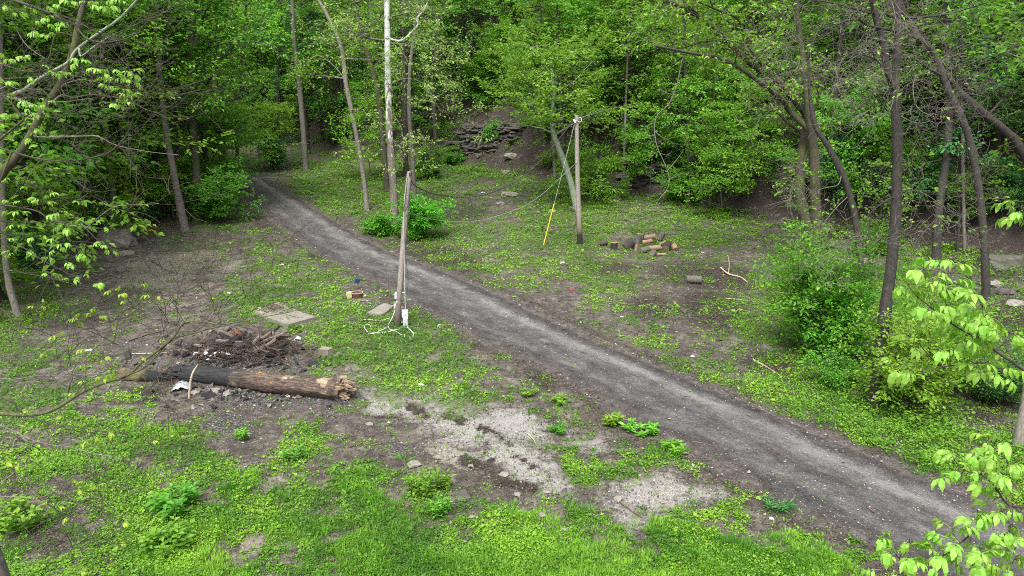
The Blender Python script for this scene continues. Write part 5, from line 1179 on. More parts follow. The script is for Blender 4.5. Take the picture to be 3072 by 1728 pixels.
for i in range(44):
    a = (CH.normal(1130, 330), CH.normal(285, 72)); an = CH.normal(0, .5); ln = CH.uniform(60, 260); b_ = (a[0] + ln * math.cos(an), a[1] + ln * .35 * math.sin(an)); t_ = CH.uniform(.03, .10)
    plank('charred_stick', z1(a), z1(b_), t_, t_ * .8, ['char', 'oldwood', 'brush', 'oldwood'][i % 4], 'charred piece of wood jumbled in the burnt heap', 'stick', CH.uniform(.05, .42), CH.uniform(.05, .5))['group'] = 'charred wood of the burnt heap'
crumple('metal_sheet', z1((600, 665)), .62, .5, .22, 'sheet', 'crumpled dark metal sheet gleaming white, left in front of the log', 'metal sheet', 1)
crumple('rusty_sheet', z1((1185, 115)), .46, .4, .26, 'rust', 'rust-brown sheet standing at the back of the burnt heap', 'metal sheet', 2)
crumple('rusty_sheet', z1((1595, 160)), .55, .4, .16, 'rust', 'dark rust-red curled sheet right of the burnt heap', 'metal sheet', 3)
crumple('plastic_scrap', z1((1838, 140)), .26, .22, .12, 'white', 'white plastic scrap beside the pale stick behind the burnt heap', 'litter', 4)
crumple('metal_scrap', z1((735, 585)), .36, .25, .1, 'sheet', 'grey metal scrap against the underside of the charred log end', 'metal scrap', 5)
b = MB(); c = ground_at(*z1((1675, 190))); box(b, c + (0, 0, .06), (.34, .16, .11), rotm(.1, .1, .5), jit=.02, rng=rg); tag(b.obj('brick', M['brick'], None, origin=c, smooth=False), 'red brick lying on the ash right of the burnt heap', 'brick')
b = MB(); c = ground_at(*z1((2145, 300))); box(b, c + (0, 0, .12), (.42, .28, .26), rotm(.06, -.05, -.5), jit=.03, rng=rg); tag(b.obj('concrete_block', M['conc'], None, origin=c, smooth=False), 'grey concrete block at the edge of the grass above the log end', 'block')
for i, (p, s, lab) in enumerate([((950, 700), (.36, .28, .2), 'largest pale stone on the ash below the middle of the charred log'), ((735, 720), (.28, .2, .14), 'grey flat stone at the foot of the bent pale stick'), ((1085, 725), (.22, .42, .14), 'upright long pale stone on the ash under the log')]):
    o = MB(); c = ground_at(*z1(p)); rock(o, c + (0, 0, s[2] * .2), s, rg, sub=2); tag(o.obj('stone', M['lime'], None, origin=c, smooth=False), lab, 'stone')
def stick(name, conv, pts, r0, label, cat='stick', mat='stick', h=.03, dep=None, heights=None):
    X = [ground_at(*p) + (0, 0, h if heights is None else heights[i]) for i, p in enumerate(conv(pts))]
    X, rr = smooth_path(X, 5 * len(X), list(np.linspace(r0, r0 * .55, len(X)))); o = MB(); tube(o, X, rr, 6, rough=.06, rng=rg)
    return tag(o.obj(name, M[mat], None, origin=X[0]), label, cat)
D_ = gdepth(*z1((670, 775))); X = [ground_at(*z1((668, 775)))] + path3(z1, [(685, 600), (710, 500), (765, 405)], D_ - .05); o = MB(); tube(o, smooth_path(X, 16), [.035] * 12 + [.03, .025, .02, .015], 6)
tag(o.obj('stick', M['stick'], None, origin=X[0]), 'pale barkless stick leaning up against the charred end of the long log', 'stick')
stick('stick', z1, [(1685, 718), (1780, 765), (1862, 768)], .022, 'thin curved pale stick on the ash below the log')
stick('stick', z1, [(1735, 145), (1870, 175), (2015, 205)], .025, 'straight pale stick behind the burnt heap beside the white scrap', mat='lime')
stick('stick', z1, [(20, 160), (200, 100), (400, 45)], .035, 'dark brown stick on the ash left of the burnt heap', mat='brush')
stick('stick', z1, [(60, 300), (280, 295), (490, 290)], .02, 'thin grey stick left of the charred beam', mat='stick')
stick('board', c5, [(40, 805), (88, 785)], .05, 'short reddish board on the dark soil below the log', 'board', 'brush')
stick('branch', c3, [(190, 1360), (230, 1385), (290, 1400), (328, 1425)], .05, 'fallen brown branch right of the stump log', 'branch', heights=[.15, .08, .06, .03])
stick('branch', c3, [(230, 1385), (232, 1350), (225, 1330)], .025, 'short fork of dry wood standing out of the fallen branch', 'branch', heights=[.05, .3, .5])
stick('branch', c6, [(215, 55), (290, 62), (365, 72)], .03, 'pale broken branch lying in the leaf litter left of the large bush', 'branch')
stick('branch', c6, [(355, 365), (420, 400), (490, 445)], .03, 'thin broken branch in the litter right of the lane', 'branch')
for i, (pts, r0) in enumerate([([(45, 778), (130, 792), (190, 820)], .025), ([(100, 655), (140, 672), (190, 690)], .018), ([(190, 735), (235, 760)], .018), ([(455, 815), (520, 850), (600, 890)], .02), ([(240, 715), (280, 730), (310, 750)], .015), ([(5, 548), (40, 552)], .014), ([(320, 640), (355, 660)], .014), ([(245, 885), (310, 900)], .014), ([(930, 1110), (965, 1135)], .03)]):
    stick('twig', c6, pts, r0, ['long dark twig near the left edge of the lane', 'dark twig across the middle of the lane, left part', 'short thick twig right of the long dark twig', 'twig along the middle of the lane in the dark streak', 'thin branching twig on the brown debris of the lane', 'smallest twig at the far end of the row on the lane', 'twig near the right wheel track of the lane', 'twig where the weeds meet the left lane edge', 'forked dark twig on the near part of the lane'][i], 'twig', 'brush', .03)
stick('stick', z8, [(1690, 880), (1740, 930), (1760, 965)], .02, 'greenish curved stick on the pale gravel patch')
stick('stick', c5, [(1400, 1080), (1450, 1120), (1510, 1160)], .022, 'dark curved twig on the lower right gravel patch', mat='brush')
stick('stick', c4, [(1425, 545 + 0), (1470, 555), (1520, 552)], .02, 'small bent stick under the right half of the log')
# ---- concrete slabs
def slab(conv, corners, th, label):
    P = np.array([ground_at(*p) for p in conv(corners)]); zt = P[:, 2].max() + .05; o = MB()
    Pm = []
    for k in range(4):
        a, b = P[k], P[(k + 1) % 4]
        for t in (0, .33, .66): Pm.append(a * (1 - t) + b * t + np.r_[rg.normal(0, .03, 2), 0])
    Pm = np.array(Pm); n = len(Pm); T = Pm.copy(); T[:, 2] = zt + rg.normal(0, .006, n); Bt = Pm.copy(); Bt[:, 2] = zt - th
    c = T.mean(0); o.add(np.vstack([T, c]), [(k, (k + 1) % n, n) for k in range(n)]); o.add(np.vstack([T, Bt]), [((k + 1) % n, k, n + k, n + (k + 1) % n) for k in range(n)])
    return tag(o.obj('concrete_slab', M['conc'], None, origin=P[0], smooth=False), label, 'slab')
slab(c4, [(1270, 130), (1395, 82), (1592, 150), (1450, 202)], .22, 'large broken concrete slab lying in the grass with litter on one corner')
slab(z2, [(680, 898), (955, 757), (1130, 802), (905, 945)], .12, 'smaller concrete slab in the grass left of the near utility pole')
o = MB(); hp = ground_at(*c4((1375, 112)))
for k in range(140):
    c = hp + (rg.normal(0, .45), rg.normal(0, .35), .10); a = rg.uniform(0, 6.283); ln = rg.uniform(.1, .4); e_ = np.array([math.cos(a), math.sin(a), rg.normal(.1, .15)])
    tube(o, [c, c + e_ * ln], [.011, .005], 3, cap=False)
tag(o.obj('brushwood', M['brush'], None, origin=hp), 'dark twigs heaped on the back corner of the large concrete slab', 'brushwood', kind='stuff')
# ---- the old tub and its rubbish
c = ground_at(*z2((515, 625))); root = empty('round_tub', c, label='low round rusty tub full of burnt scraps beside the lane', cat='tub')
a = np.linspace(0, 6.283, 25); o = MB(); R_ = .27
tube(o, np.c_[np.cos(a) * R_, np.sin(a) * R_, np.full(25, .24)] + c, .022, 6, cap=False); o.obj('rim', M['stick'], root, origin=c)
o = MB(); i = np.arange(24)
for (ra, za, rb, zb) in ((R_, .24, R_ * .88, -.05),):
    o.add(np.vstack([np.c_[np.cos(a) * ra, np.sin(a) * ra, np.full(25, za)], np.c_[np.cos(a) * rb, np.sin(a) * rb, np.full(25, zb)]]) + c, np.c_[i, i + 1, i + 26, i + 25])
o.obj('side', M['rust'], root, origin=c)
o = MB()
for k in range(22): rock(o, c + (rg.normal(0, .11), rg.normal(0, .11), .17 + rg.uniform(0, .08)), rg.uniform(.05, .16, 3), rg, sub=0)
tag(o.obj('rubble', M['rust'], None, origin=c, smooth=False), 'rust-coloured scraps filling the round tub', 'rubble', kind='stuff')
def lump(name, conv, p, s, mat, label, cat, jit=.06, up=.5, rot=(0, 0, .4)):
    o = MB(); c = ground_at(*conv(p)); box(o, c + (0, 0, s[2] * up), s, rotm(*rot), jit=jit, rng=rg); q = o.obj(name, M[mat], None, origin=c, smooth=False)
    bv = q.modifiers.new('bevel', 'BEVEL'); bv.width = min(s) * .12; bv.segments = 2
    return tag(q, label, cat)
M['cream'] = plain('cream_foam', (.40, .32, .17), .9, .2); M['dgreen'] = plain('dark_plastic', (.03, .05, .045), .5, .3); M['blue'] = plain('blue_plastic', (.02, .05, .12), .45, .2); M['sky'] = plain('light_blue_plastic', (.07, .20, .30), .4, .2); M['red'] = plain('red_plastic', (.30, .03, .022), .5, .2)
lump('foam_block', z2, (380, 640), (.24, .18, .30), 'cream', 'cream foam block left of the round tub', 'foam block')
lump('plastic_crate', z2, (320, 645), (.22, .2, .14), 'dgreen', 'small dark green plastic box left of the foam block', 'plastic box')
lump('board', z2, (590, 690), (.3, .2, .04), 'conc', 'flat grey piece of board in front of the round tub', 'board')
lump('rag', z2, (615, 610), (.26, .12, .06), 'white', 'white rag at the right side of the round tub', 'rag')
o = MB(); c = ground_at(*z2((525, 490))); tube(o, [c, c + (.01, 0, .42)], .02, 6); q = o.obj('stake', M['brush'], None, origin=c); tag(q, 'short stake with a dark blue tool head behind the round tub', 'stake')
o = MB(); box(o, c + (.02, 0, .46), (.22, .12, .22), rotm(.3, .2, .4), jit=.1, rng=rg); o.obj('tool_head', M['blue'], q, origin=c, smooth=False)
o = MB(); c = ground_at(*z2((722, 752))); tube(o, [c + (-.08, 0, .05), c + (.05, 0, .05), c + (.07, 0, .05), c + (.11, 0, .05)], [.045, .045, .018, .018], 10); tag(o.obj('plastic_bottle', M['sky'], None, origin=c), 'light blue plastic bottle in the grass between tub and small slab', 'bottle')
lump('red_cup', bb, (1437, 731), (.13, .1, .09), 'red', 'small red plastic scrap on the bare soil right of the lane', 'litter', .15)
LIT = [((1768, 636), .22, 'white plastic scrap near the slope foot right of the firewood'), ((710, 666), .22, 'white paper scrap in the grass left of the lane'), ((575, 738), .26, 'pale plastic scrap on the bare soil of the left clearing'), ((1105, 818), .16, 'white scrap in the grass right of the meter boxes'), ((745, 700), .0, ''), ((1742, 897), .16, 'white cup-sized scrap beside the leaf litter right of the lane'), ((1565, 797), .16, 'pale scrap on the soil in the middle right of the lane'), ((1060, 968), .22, 'pair of white chips on the gravel right of the log end'), ((2432, 718), .18, 'white scrap by the rocks at the right edge'), ((224, 882), .25, 'pale rag on the dark soil at the left'), ((1404, 615), .0, ''), ((1415, 662), .3, 'white torn wrapper in the weeds in front of the far pole'), ((1215, 485), .35, 'pale scrap in the green hollow beyond the sycamore bush'), ((2060, 828), .0, ''), ((1940, 1305), .12, 'white scrap on the soil at the near left edge of the lane'), ((1570, 1238), .0, '')]
for i, (p, s, lab) in enumerate(LIT):
    if s: crumple('litter_scrap', bb(p), s, s * .8, s * .22, 'white', lab, 'litter', 40 + i)
# ---- firewood
M['endgrain'] = plain('cut_wood', (.20, .14, .085), .9, .35, 12); M['logbark'] = M['bark_grey']; M['split'] = plain('split_wood', (.18, .122, .08), .9, .4, 7, 0, .5)
FW = [((850, 1290), .36, .34, 90, 0, 'dark upright stump left of the firewood heap', 'bark_dark'), ((985, 1290), .55, .46, 35, 20, 'largest firewood log, its pale split side turned up', 'bark_dark'), ((1062, 1250), .60, .30, 80, 0, 'grey upright log at the back of the firewood heap', 'bark_grey'),
      ((1180, 1235), .62, .28, 15, -35, 'brown log lying across the top of the firewood heap', 'split'), ((1262, 1215), .44, .30, 60, 0, 'upright round log at the far right back of the firewood heap', 'bark_grey'), ((1288, 1250), .5, .16, 10, 40, 'thin split log right of the heap top', 'split'),
      ((1050, 1308), .34, .16, 85, 0, 'small pale upright split in front of the grey upright log', 'endgrain'), ((1128, 1322), .5, .28, 12, 25, 'round log with its cut face turned to the front left', 'bark_grey'), ((1212, 1305), .66, .27, 8, -10, 'long brown log lying along the front of the heap', 'split'),
      ((1328, 1300), .46, .38, 20, 60, 'stout round log right of the heap with a dark cut face', 'bark_dark'), ((1400, 1300), .34, .30, 30, 100, 'round log at the far right end of the firewood', 'split'), ((1198, 1352), .40, .28, 55, 30, 'short log standing askew in front of the heap', 'bark_grey'),
      ((1272, 1348), .5, .12, 4, -15, 'thin pale split lying in front right of the heap', 'endgrain'), ((1150, 1270), .52, .2, 10, 10, 'reddish split log in the middle of the heap', 'split'), ((738, 1262), .6, .26, 6, 20, 'low mossy log in the weeds left of the upright stump', 'bark_moss'), ((1120, 1225), .4, .26, 70, 0, 'dark upright log between the grey upright log and the heap top', 'bark_dark')]
for i, (p, ln, dia, tilt, az, lab, mt) in enumerate(FW):
    ln *= 1.25; dia *= 1.35
    c = ground_at(*z4(p)); t, a_ = math.radians(tilt), math.radians(az); d = np.array([math.cos(t) * math.cos(a_), math.cos(t) * math.sin(a_), math.sin(t)])
    base = c + (0, 0, dia / 2 * math.cos(t) + (.22 if i in (3, 13) else .0)) - d * ln * (.5 if tilt < 60 else .05); r = dia / 2
    root = empty('firewood_log', c, label=lab, cat='log', group='heap of cut firewood beyond the lane')
    o = MB(); tube(o, [base, base + d * ln * .5, base + d * ln], [r, r * .96, r * .97], 12, rough=.05, rng=rg, cap=False); o.obj('bark', M[mt], root, origin=c)
    s = norm(np.cross(d, (.2, .1, 1))); u = np.cross(s, d); aa = np.linspace(0, 6.283, 12, endpoint=False)
    for e, sg in ((base + d * .004, 1), (base + d * (ln - .004), -1)):
        o = MB(); ring = e + np.cos(aa)[:, None] * s * r * .97 + np.sin(aa)[:, None] * u * r * .97
        o.add(np.vstack([ring, e]), [((k + 1) % 12, k, 12) if sg > 0 else (k, (k + 1) % 12, 12) for k in range(12)]); o.obj('cut_face', M['endgrain'], root, origin=c, smooth=False)
c = ground_at(*c3((55, 1425))); root = empty('stump_log', c, label='short cut log on the bare soil right of the lane, end face dark', cat='log')
o = MB(); base = c + (-.38, .05, .2); tube(o, [base, base + (.38, -.06, 0), base + (.76, -.12, 0)], [.21, .2, .21], 14, rough=.04, rng=rg); o.obj('bark', M['bark_grey'], root, origin=c)
o = MB(); tube(o, [base + (.755, -.12, 0), base + (.77, -.125, 0)], .17, 14); o.obj('cut_face', M['bark_dark'], root, origin=c)
# ---- rocks
def rocks(name, px, s, label, mat='greyrock', cat='rock', sub=2, seed=0):
    r = np.random.default_rng(seed + 900); c = ground_at(*px); o = MB(); rock(o, c + (0, 0, s[2] * .22), s, r, sub=sub); return tag(o.obj(name, M[mat], None, origin=c, smooth=False), label, cat)
rocks('boulder', c1((585, 1235)), (2.3, 1.5, 1.5), 'pale boulder at the dark edge of the left wood', 'lime', 'boulder', 2, 1)
rocks('rock', c1((640, 1285)), (1.0, .7, .4), 'flat pale rock in front of the boulder by the left wood', 'lime', seed=2)
rocks('rock', c1((760, 1165)), (1.2, .8, .6), 'reddish rock between the boulder and the leaning trunk', 'rust', seed=3)
rocks('rock', c2((832, 880)), (1.0, .8, .7), 'tan angular rock on the green slope below the ledges', 'lime', seed=4)
rocks('rock', c2((845, 985)), (1.5, .8, .5), 'flat grey-white rock at the foot of the slope', 'lime', seed=5)
rocks('rock', c2((800, 1028)), (.7, .5, .3), 'small white rock by the leaf hollow', 'lime', seed=6)
rocks('rock', c2((855, 795)), (1.5, 1, .7), 'brown rock high on the slope below the ledges', 'lime', seed=7)
rocks('rock', c2((1060, 1070)), (.6, .5, .35), 'small pale rock behind the yellow guy guard', 'lime', seed=8)
rocks('rock', c2((1170, 1050)), (.6, .4, .3), 'small white rock left of the far pole', 'lime', seed=9)
rocks('rock', c3((495, 940)), (1.6, 1.0, 1.6), 'pale upright rock face left of the twin-trunked tree', 'mossrock', 'rock', 2, 10)
rocks('boulder', c3((1640, 1345)), (3.0, 1.4, 1.0), 'long mossy boulder at the right edge behind the leaning trunk', 'mossrock', 'boulder', 2, 11)
rocks('rock', c3((1570, 1440)), (.8, .6, .4), 'pale rock right of the foot of the left-leaning trunk', 'lime', seed=12)
rocks('rock', c6((1680, 90)), (1.0, .6, .4), 'tan slab of rock in the litter at the right edge', 'lime', seed=13)
rocks('rock', c6((1620, 30)), (.9, .6, .4), 'grey rock above the tan slab at the right edge', 'greyrock', seed=14)
rocks('rock', c3((780, 1260)), (1.3, .9, .8), 'dark mossy rock at the foot of the twin-trunked tree', 'greyrock', seed=15)
rocks('rock', c3((830, 1330)), (.9, .6, .5), 'grey rock between the leaning dark trunk and its bush', 'lime', seed=16)
rocks('rock', c3((925, 1330)), (.8, .6, .5), 'pale rock just right of the leaning dark trunk', 'lime', seed=17)
rocks('rock', c2((1380, 1000)), (.8, .6, .4), 'grey stones heaped on the slope right of the far pole', 'lime', seed=18)
for i, (p, s, lab) in enumerate([((820, 945), .30, 'squarish pale stone at the lower edge of the gravel patch'), ((912, 965), .22, 'pale stone right of the squarish one'), ((887, 1042), .24, 'cream stone below the gravel patch'), ((1388, 1068), .32, 'largest cream stone beside the lower right gravel patch'), ((1008, 1148), .24, 'pale stone in the grass below the gravel'), ((365, 895), .42, 'flat pinkish stone on the dark soil left of the tall weed'), ((650, 900), .22, 'brown stone at the ragged gravel edge'), ((655, 1155), .18, 'pale stone in the soil right of the lower weed'), ((1120, 1220), .18, 'grey-green stone in the near grass'), ((555, 850), .22, 'tan stone on the yellowish gravel'), ((585, 845), .18, 'small tan stone next to the tan stone on yellowish gravel'), ((1500, 945), .14, 'small white stone above the lower right gravel patch'), ((500, 675), .14, 'small brown stone in the middle of the gravel'), ((140, 690), .26, 'flat brown stone at the left tip of the gravel patch'), ((1035, 1030), .18, 'white stone at the bottom tip of the gravel patch')]):
    r = np.random.default_rng(300 + i); c = ground_at(*c5(p)); o = MB(); rock(o, c + (0, 0, s * .12), (s * r.uniform(.7, 1.0), s * r.uniform(.5, .75), s * .36), r, sub=1); tag(o.obj('stone', M['lime'], None, origin=c, smooth=False), lab, 'stone')
lump('slate', c5, (590, 1050), (.5, .42, .03), 'greyrock', 'flat dark square tile on the soil right of the tall weed', 'tile', .03)
lump('slate', c5, (730, 1285), (.26, .24, .03), 'greyrock', 'small dark square tile in the near grass', 'tile', .03)
def ledges(px, W, Ht, label, seed, depth=1.2, name='rock_outcrop'):
    r = np.random.default_rng(seed); c = ground_at(*px); n_ = H(c[0] + .5, c[1]) - H(c[0] - .5, c[1]), H(c[0], c[1] + .5) - H(c[0], c[1] - .5)
    up = norm(np.array([n_[0], n_[1], 0])); side = np.array([-up[1], up[0], 0]); rz = math.atan2(side[1], side[0])
    root = empty(name, c, label=label, cat='rock ledges'); z = -.5
    while z < Ht:
        th = r.uniform(.08, .34); x = -W / 2 * r.uniform(.7, 1.05)
        while x < W / 2 * r.uniform(.7, 1):
            w_ = r.lognormal(-.3, .6); d_ = depth * r.uniform(.8, 1.3)
            o = MB(); box(o, (0, 0, 0), (w_ * .97, d_, th * .93), rotm(r.normal(0, .06), r.normal(0, .07), rz + r.normal(0, .22)), jit=.09, rng=r)
            p = c + side * (x + w_ / 2) + up * (z * .55 + r.uniform(-.35, .35) + .3) + (0, 0, z + th / 2)
            q = o.obj('rock_slab', M['greyrock'], root, origin=(0, 0, 0), smooth=False); q.location = tuple(p - c)
            b_ = q.modifiers.new('bevel', 'BEVEL'); b_.width = .02; b_.segments = 1
            x += w_
        z += th
    return root
ledges(c2((680, 765)), 6.0, 2.8, 'layered grey rock ledges cropping out of the slope behind the white sycamore', 1)
ledges(c2((850, 690)), 3.5, 1.4, 'shadowed rock ledges right of and above the larger outcrop', 2)
ledges(c3((900, 600)), 4.5, 2.2, 'dark rock ledges showing between the twin-trunked tree and the forked trunk', 3)
ledges(c3((1650, 560)), 6.5, 6.0, 'tall grey cliff face at the upper right behind bare twigs', 4)
ledges(c2((1560, 920)), 4.0, 1.5, 'low mossy ledge at the slope foot below the thin straight trunk', 5)
# ---- weeds that stand alone
def weed(px, h, w_, n, leaf, label, seed, size=.1, name='weed', wl=.32):
    r = np.random.default_rng(seed); c = ground_at(*px); st = MB(); lf = MB()
    for k in range(n):
        a = r.uniform(0, 6.283); q = w_ / 2 * math.sqrt(r.random()); p = np.array([math.cos(a) * q, math.sin(a) * q, 0]); hh = h * r.uniform(.6, 1.05); t = p + (math.cos(a) * q * .3, math.sin(a) * q * .3, hh)
        tube(st, [p, (p + t) / 2 + r.normal(0, .01, 3), t], [.008, .006, .004], 4, cap=False)
        m = 16; f = np.linspace(.15, 1, m)[:, None]; P = p * (1 - f) + t * f; az = np.arange(m) * 2.4 + r.uniform(0, 6)
        leaf_quads(lf, P, np.c_[np.cos(az), np.sin(az), r.normal(.25, .2, m)], np.c_[r.normal(0, .2, m), r.normal(0, .2, m), np.ones(m)], size * r.uniform(.7, 1.2, m), r, 0, wl, .1)
    root = empty(name, c, label=label, cat='plant'); st.obj('stem', M['cover'], root); lf.obj('foliage', M[leaf], root, smooth=False)
weed(c5((445, 1020)), .55, .85, 26, 'leaf_maple', 'tall leafy weed clump in the middle foreground below the gravel', 1, .17)
weed(c5((492, 1140)), .40, .42, 12, 'leaf_maple', 'smaller leafy weed just below the tall weed clump', 2, .15)
weed(c5((1370, 690)), .22, .5, 7, 'leaf_maple', 'broad-leaved dock plant at the lane edge', 3, .24, wl=.42)
weed(c5((1500, 730)), .18, .9, 12, 'leaf_maple', 'spreading weeds at the lane edge right of the dock plant', 4, .2, wl=.42)
weed(c5((1100, 725)), .22, .4, 10, 'leaf_wood', 'small dark green tuft on the gravel', 5, .16)
weed(c4((1215, 760)), .3, .3, 8, 'leaf_maple', 'lone pale weed on the black ash', 6, .16)
weed(c4((1500, 850)), .3, .6, 10, 'leaf_wood', 'grey-green weed patch right of the black ash', 7, .16)
weed(c4((880, 1120)), .45, 1.0, 18, 'leaf_wood', 'dark leafy weed clump in the left foreground', 8, .2, wl=.5)
weed(c4((70, 1200)), .6, 1.0, 18, 'leaf_maple', 'leafy weeds at the lower left edge', 9, .18, wl=.55)
weed(c4((860, 1300)), .4, .8, 14, 'leaf_maple', 'light green broad weeds in the near left grass', 10, .18, wl=.55)
weed(c5((950, 540)), .14, .35, 6, 'leaf_maple', 'rosette weed in the leaf litter left of the lane', 11, .18)
weed(c5((1100, 575)), .14, .5, 7, 'leaf_maple', 'rosette weeds further down the litter by the lane', 12, .18)
weed(c5((1660, 820)), .22, .6, 9, 'leaf_maple', 'weed tuft on the bank edge beside the near lane', 13, .18)
weed(c6((480, 1110)), .18, .5, 8, 'leaf_blue', 'grassy blue-green tuft at the near left lane edge', 14, .2, wl=.18)
# ------------------------------------------------------------------ branches of the near trees, leaf by leaf
def compound_leaf(seed, size, droop):
    r = np.random.default_rng(seed); mb = MB()
    tube(mb, [(0, 0, 0), (.03, 0, .004), (.055, 0, -.002)], [.0014, .0011, .0009], 3, cap=False, r=.35)
    for k, (a, at_, s) in enumerate(((0, .055, 1.1), (.75, .048, .95), (-.75, .048, .95), (1.25, .034, .7), (-1.25, .034, .7))):
        if k > 2 and r.random() < .25: continue
        a += r.normal(0, .12); L = size * s * r.uniform(.85, 1.1); dr = droop + r.normal(0, .22); w = L * .20
        mid = [np.array([at_, 0, 0])]; el = -.15
        d = np.array([math.cos(a), math.sin(a), 0])
        for q in range(3): el -= dr * .5; mid.append(mid[-1] + (d * math.cos(el) + np.array([0, 0, math.sin(el)])) * L / 3)
        s_ = np.array([-math.sin(a), math.cos(a), 0]) + r.normal(0, .15, 3); s_ = norm(s_)
        up = np.array([0, 0, w * .35])
        V = [mid[0], mid[1], mid[2], mid[3], mid[1] + s_ * w + up, mid[2] + s_ * w * .85 + up * .8, mid[1] - s_ * w + up, mid[2] - s_ * w * .85 + up * .8]
        mb.add(V, [(0, 1, 4), (0, 6, 1), (2, 3, 5), (2, 7, 3)], 0, .5 + r.normal(0, .28)); mb.add(V, [(1, 2, 5, 4), (1, 6, 7, 2)], 0, .5 + r.normal(0, .28))
    return mb
LEAF_R = [compound_leaf(i, .064, .55 + .1 * i).mesh('leaf', M['leaf_near'], smooth=False) for i in range(6)]
LEAF_L = [compound_leaf(20 + i, .064, .5 + .1 * i).mesh('leaf', M['leaf_near'], smooth=False) for i in range(6)]
LEAF_B = [compound_leaf(40 + i, .050, .5 + .15 * i).mesh('leaf', M['leaf_bud'], smooth=False) for i in range(5)]
def near_tree(label, base_px_dep, trunk, trunk_w, branches, leaves, dep, bark, seed, name='box_elder_tree', twigs=0, sc=1.0, tw_len=.7):
    """trunk: [(px, py, depth)], branches: (conv, pts, w0, w1, depth or pair), leaves: (conv, pts, meshes, scale)"""
    r = np.random.default_rng(seed)
    T = [at_depth(*t) for t in trunk]; b = T[0].copy(); b[2] = float(H(b[0], b[1])); T[0] = b - (0, 0, .3)
    root = empty(name, b, label=label, cat='tree')
    w = MB(); Q, R_ = smooth_path(T, 40, list(trunk_w)); tube(w, Q, R_, 12, rough=.03, rng=r); w.obj('trunk', M[bark], root, origin=b)
    nodes = [Q]; pts_all = []; tw = MB()
    for conv, pts, w0, w1, dp, mat in branches:
        P = conv(pts); n = len(P); dd = np.linspace(*dp, n) if isinstance(dp, tuple) else np.full(n, dp)
        X = [at_depth(*p, d_) for p, d_ in zip(P, dd)]
        px0 = P[0]
        k = np.argmin(np.linalg.norm(np.concatenate(nodes) - X[0], axis=1)); near = np.concatenate(nodes)[k]
        if np.linalg.norm(near - X[0]) > .02: X = [near] + ([near * .5 + X[0] * .5] if np.linalg.norm(near - X[0]) > 1.2 else []) + X
        wd = list(np.linspace(w0, w1, len(X)) * .5 / F * np.mean(dd) )
        X, rr = smooth_path(X, 6 * len(X), wd); m_ = MB(); tube(m_, X, np.maximum(rr, .0022), 7 if w0 > 8 else 5, rough=.03, rng=r)
        m_.obj('branch', M[mat], root, origin=b); nodes.append(X); pts_all.append((X, rr))
        for q in range(twigs):
            i = r.integers(len(X) // 4, len(X)); out = []
            grow(r, X[i], norm(norm(X[i] - X[i - 1]) + r.normal(0, .5, 3) * (1, .5, .7)), tw_len * r.uniform(.4, 1), max(.0022, rr[i] * .4), 0, out, P_(levels=1, kids=(3,), wig=.16, lift=.05, flat=.2, taper=.5))
            for lv, pp, ra in out: tube(tw, pp, np.maximum(ra * .7, .0014), 3, cap=False)
    allp = np.concatenate(nodes[1:])
    for conv, pts, meshes, s, jit in leaves:
        for p in conv(pts):
            # hang the leaf from the nearest branch, at that branch's own distance
            pr = np.array(project(allp[:, 0], allp[:, 1], allp[:, 2])); k = np.argmin(np.hypot(pr[0] - p[0], pr[1] - p[1])); dep_ = pr[2][k] + r.normal(0, jit)
            L = at_depth(*p, dep_); a = allp[k]; v = L - a
            if np.linalg.norm(v) > .03: tube(tw, smooth_path([a, a + v * .5 + (0, 0, .02), L], 6), [.003, .0028, .0025, .0022, .002, .0016], 3, cap=False)
            for q in range(r.integers(1, 3)):
                o = bpy.data.objects.new('leaf', meshes[r.integers(0, len(meshes))]); COL.objects.link(o); o.parent = root
                o.location = tuple(L - b + r.normal(0, .008, 3)); az = math.atan2(v[1], v[0]) + r.normal(0, .9) + q * 2.2
                o.rotation_euler = (r.normal(0, .25), r.normal(.1, .25), az); k2 = s * r.uniform(.75, 1.2); o.scale = (k2,) * 3
    if tw.n: tw.obj('twigs', M['twig_dark'], root, origin=b, kind='stuff')
    return root
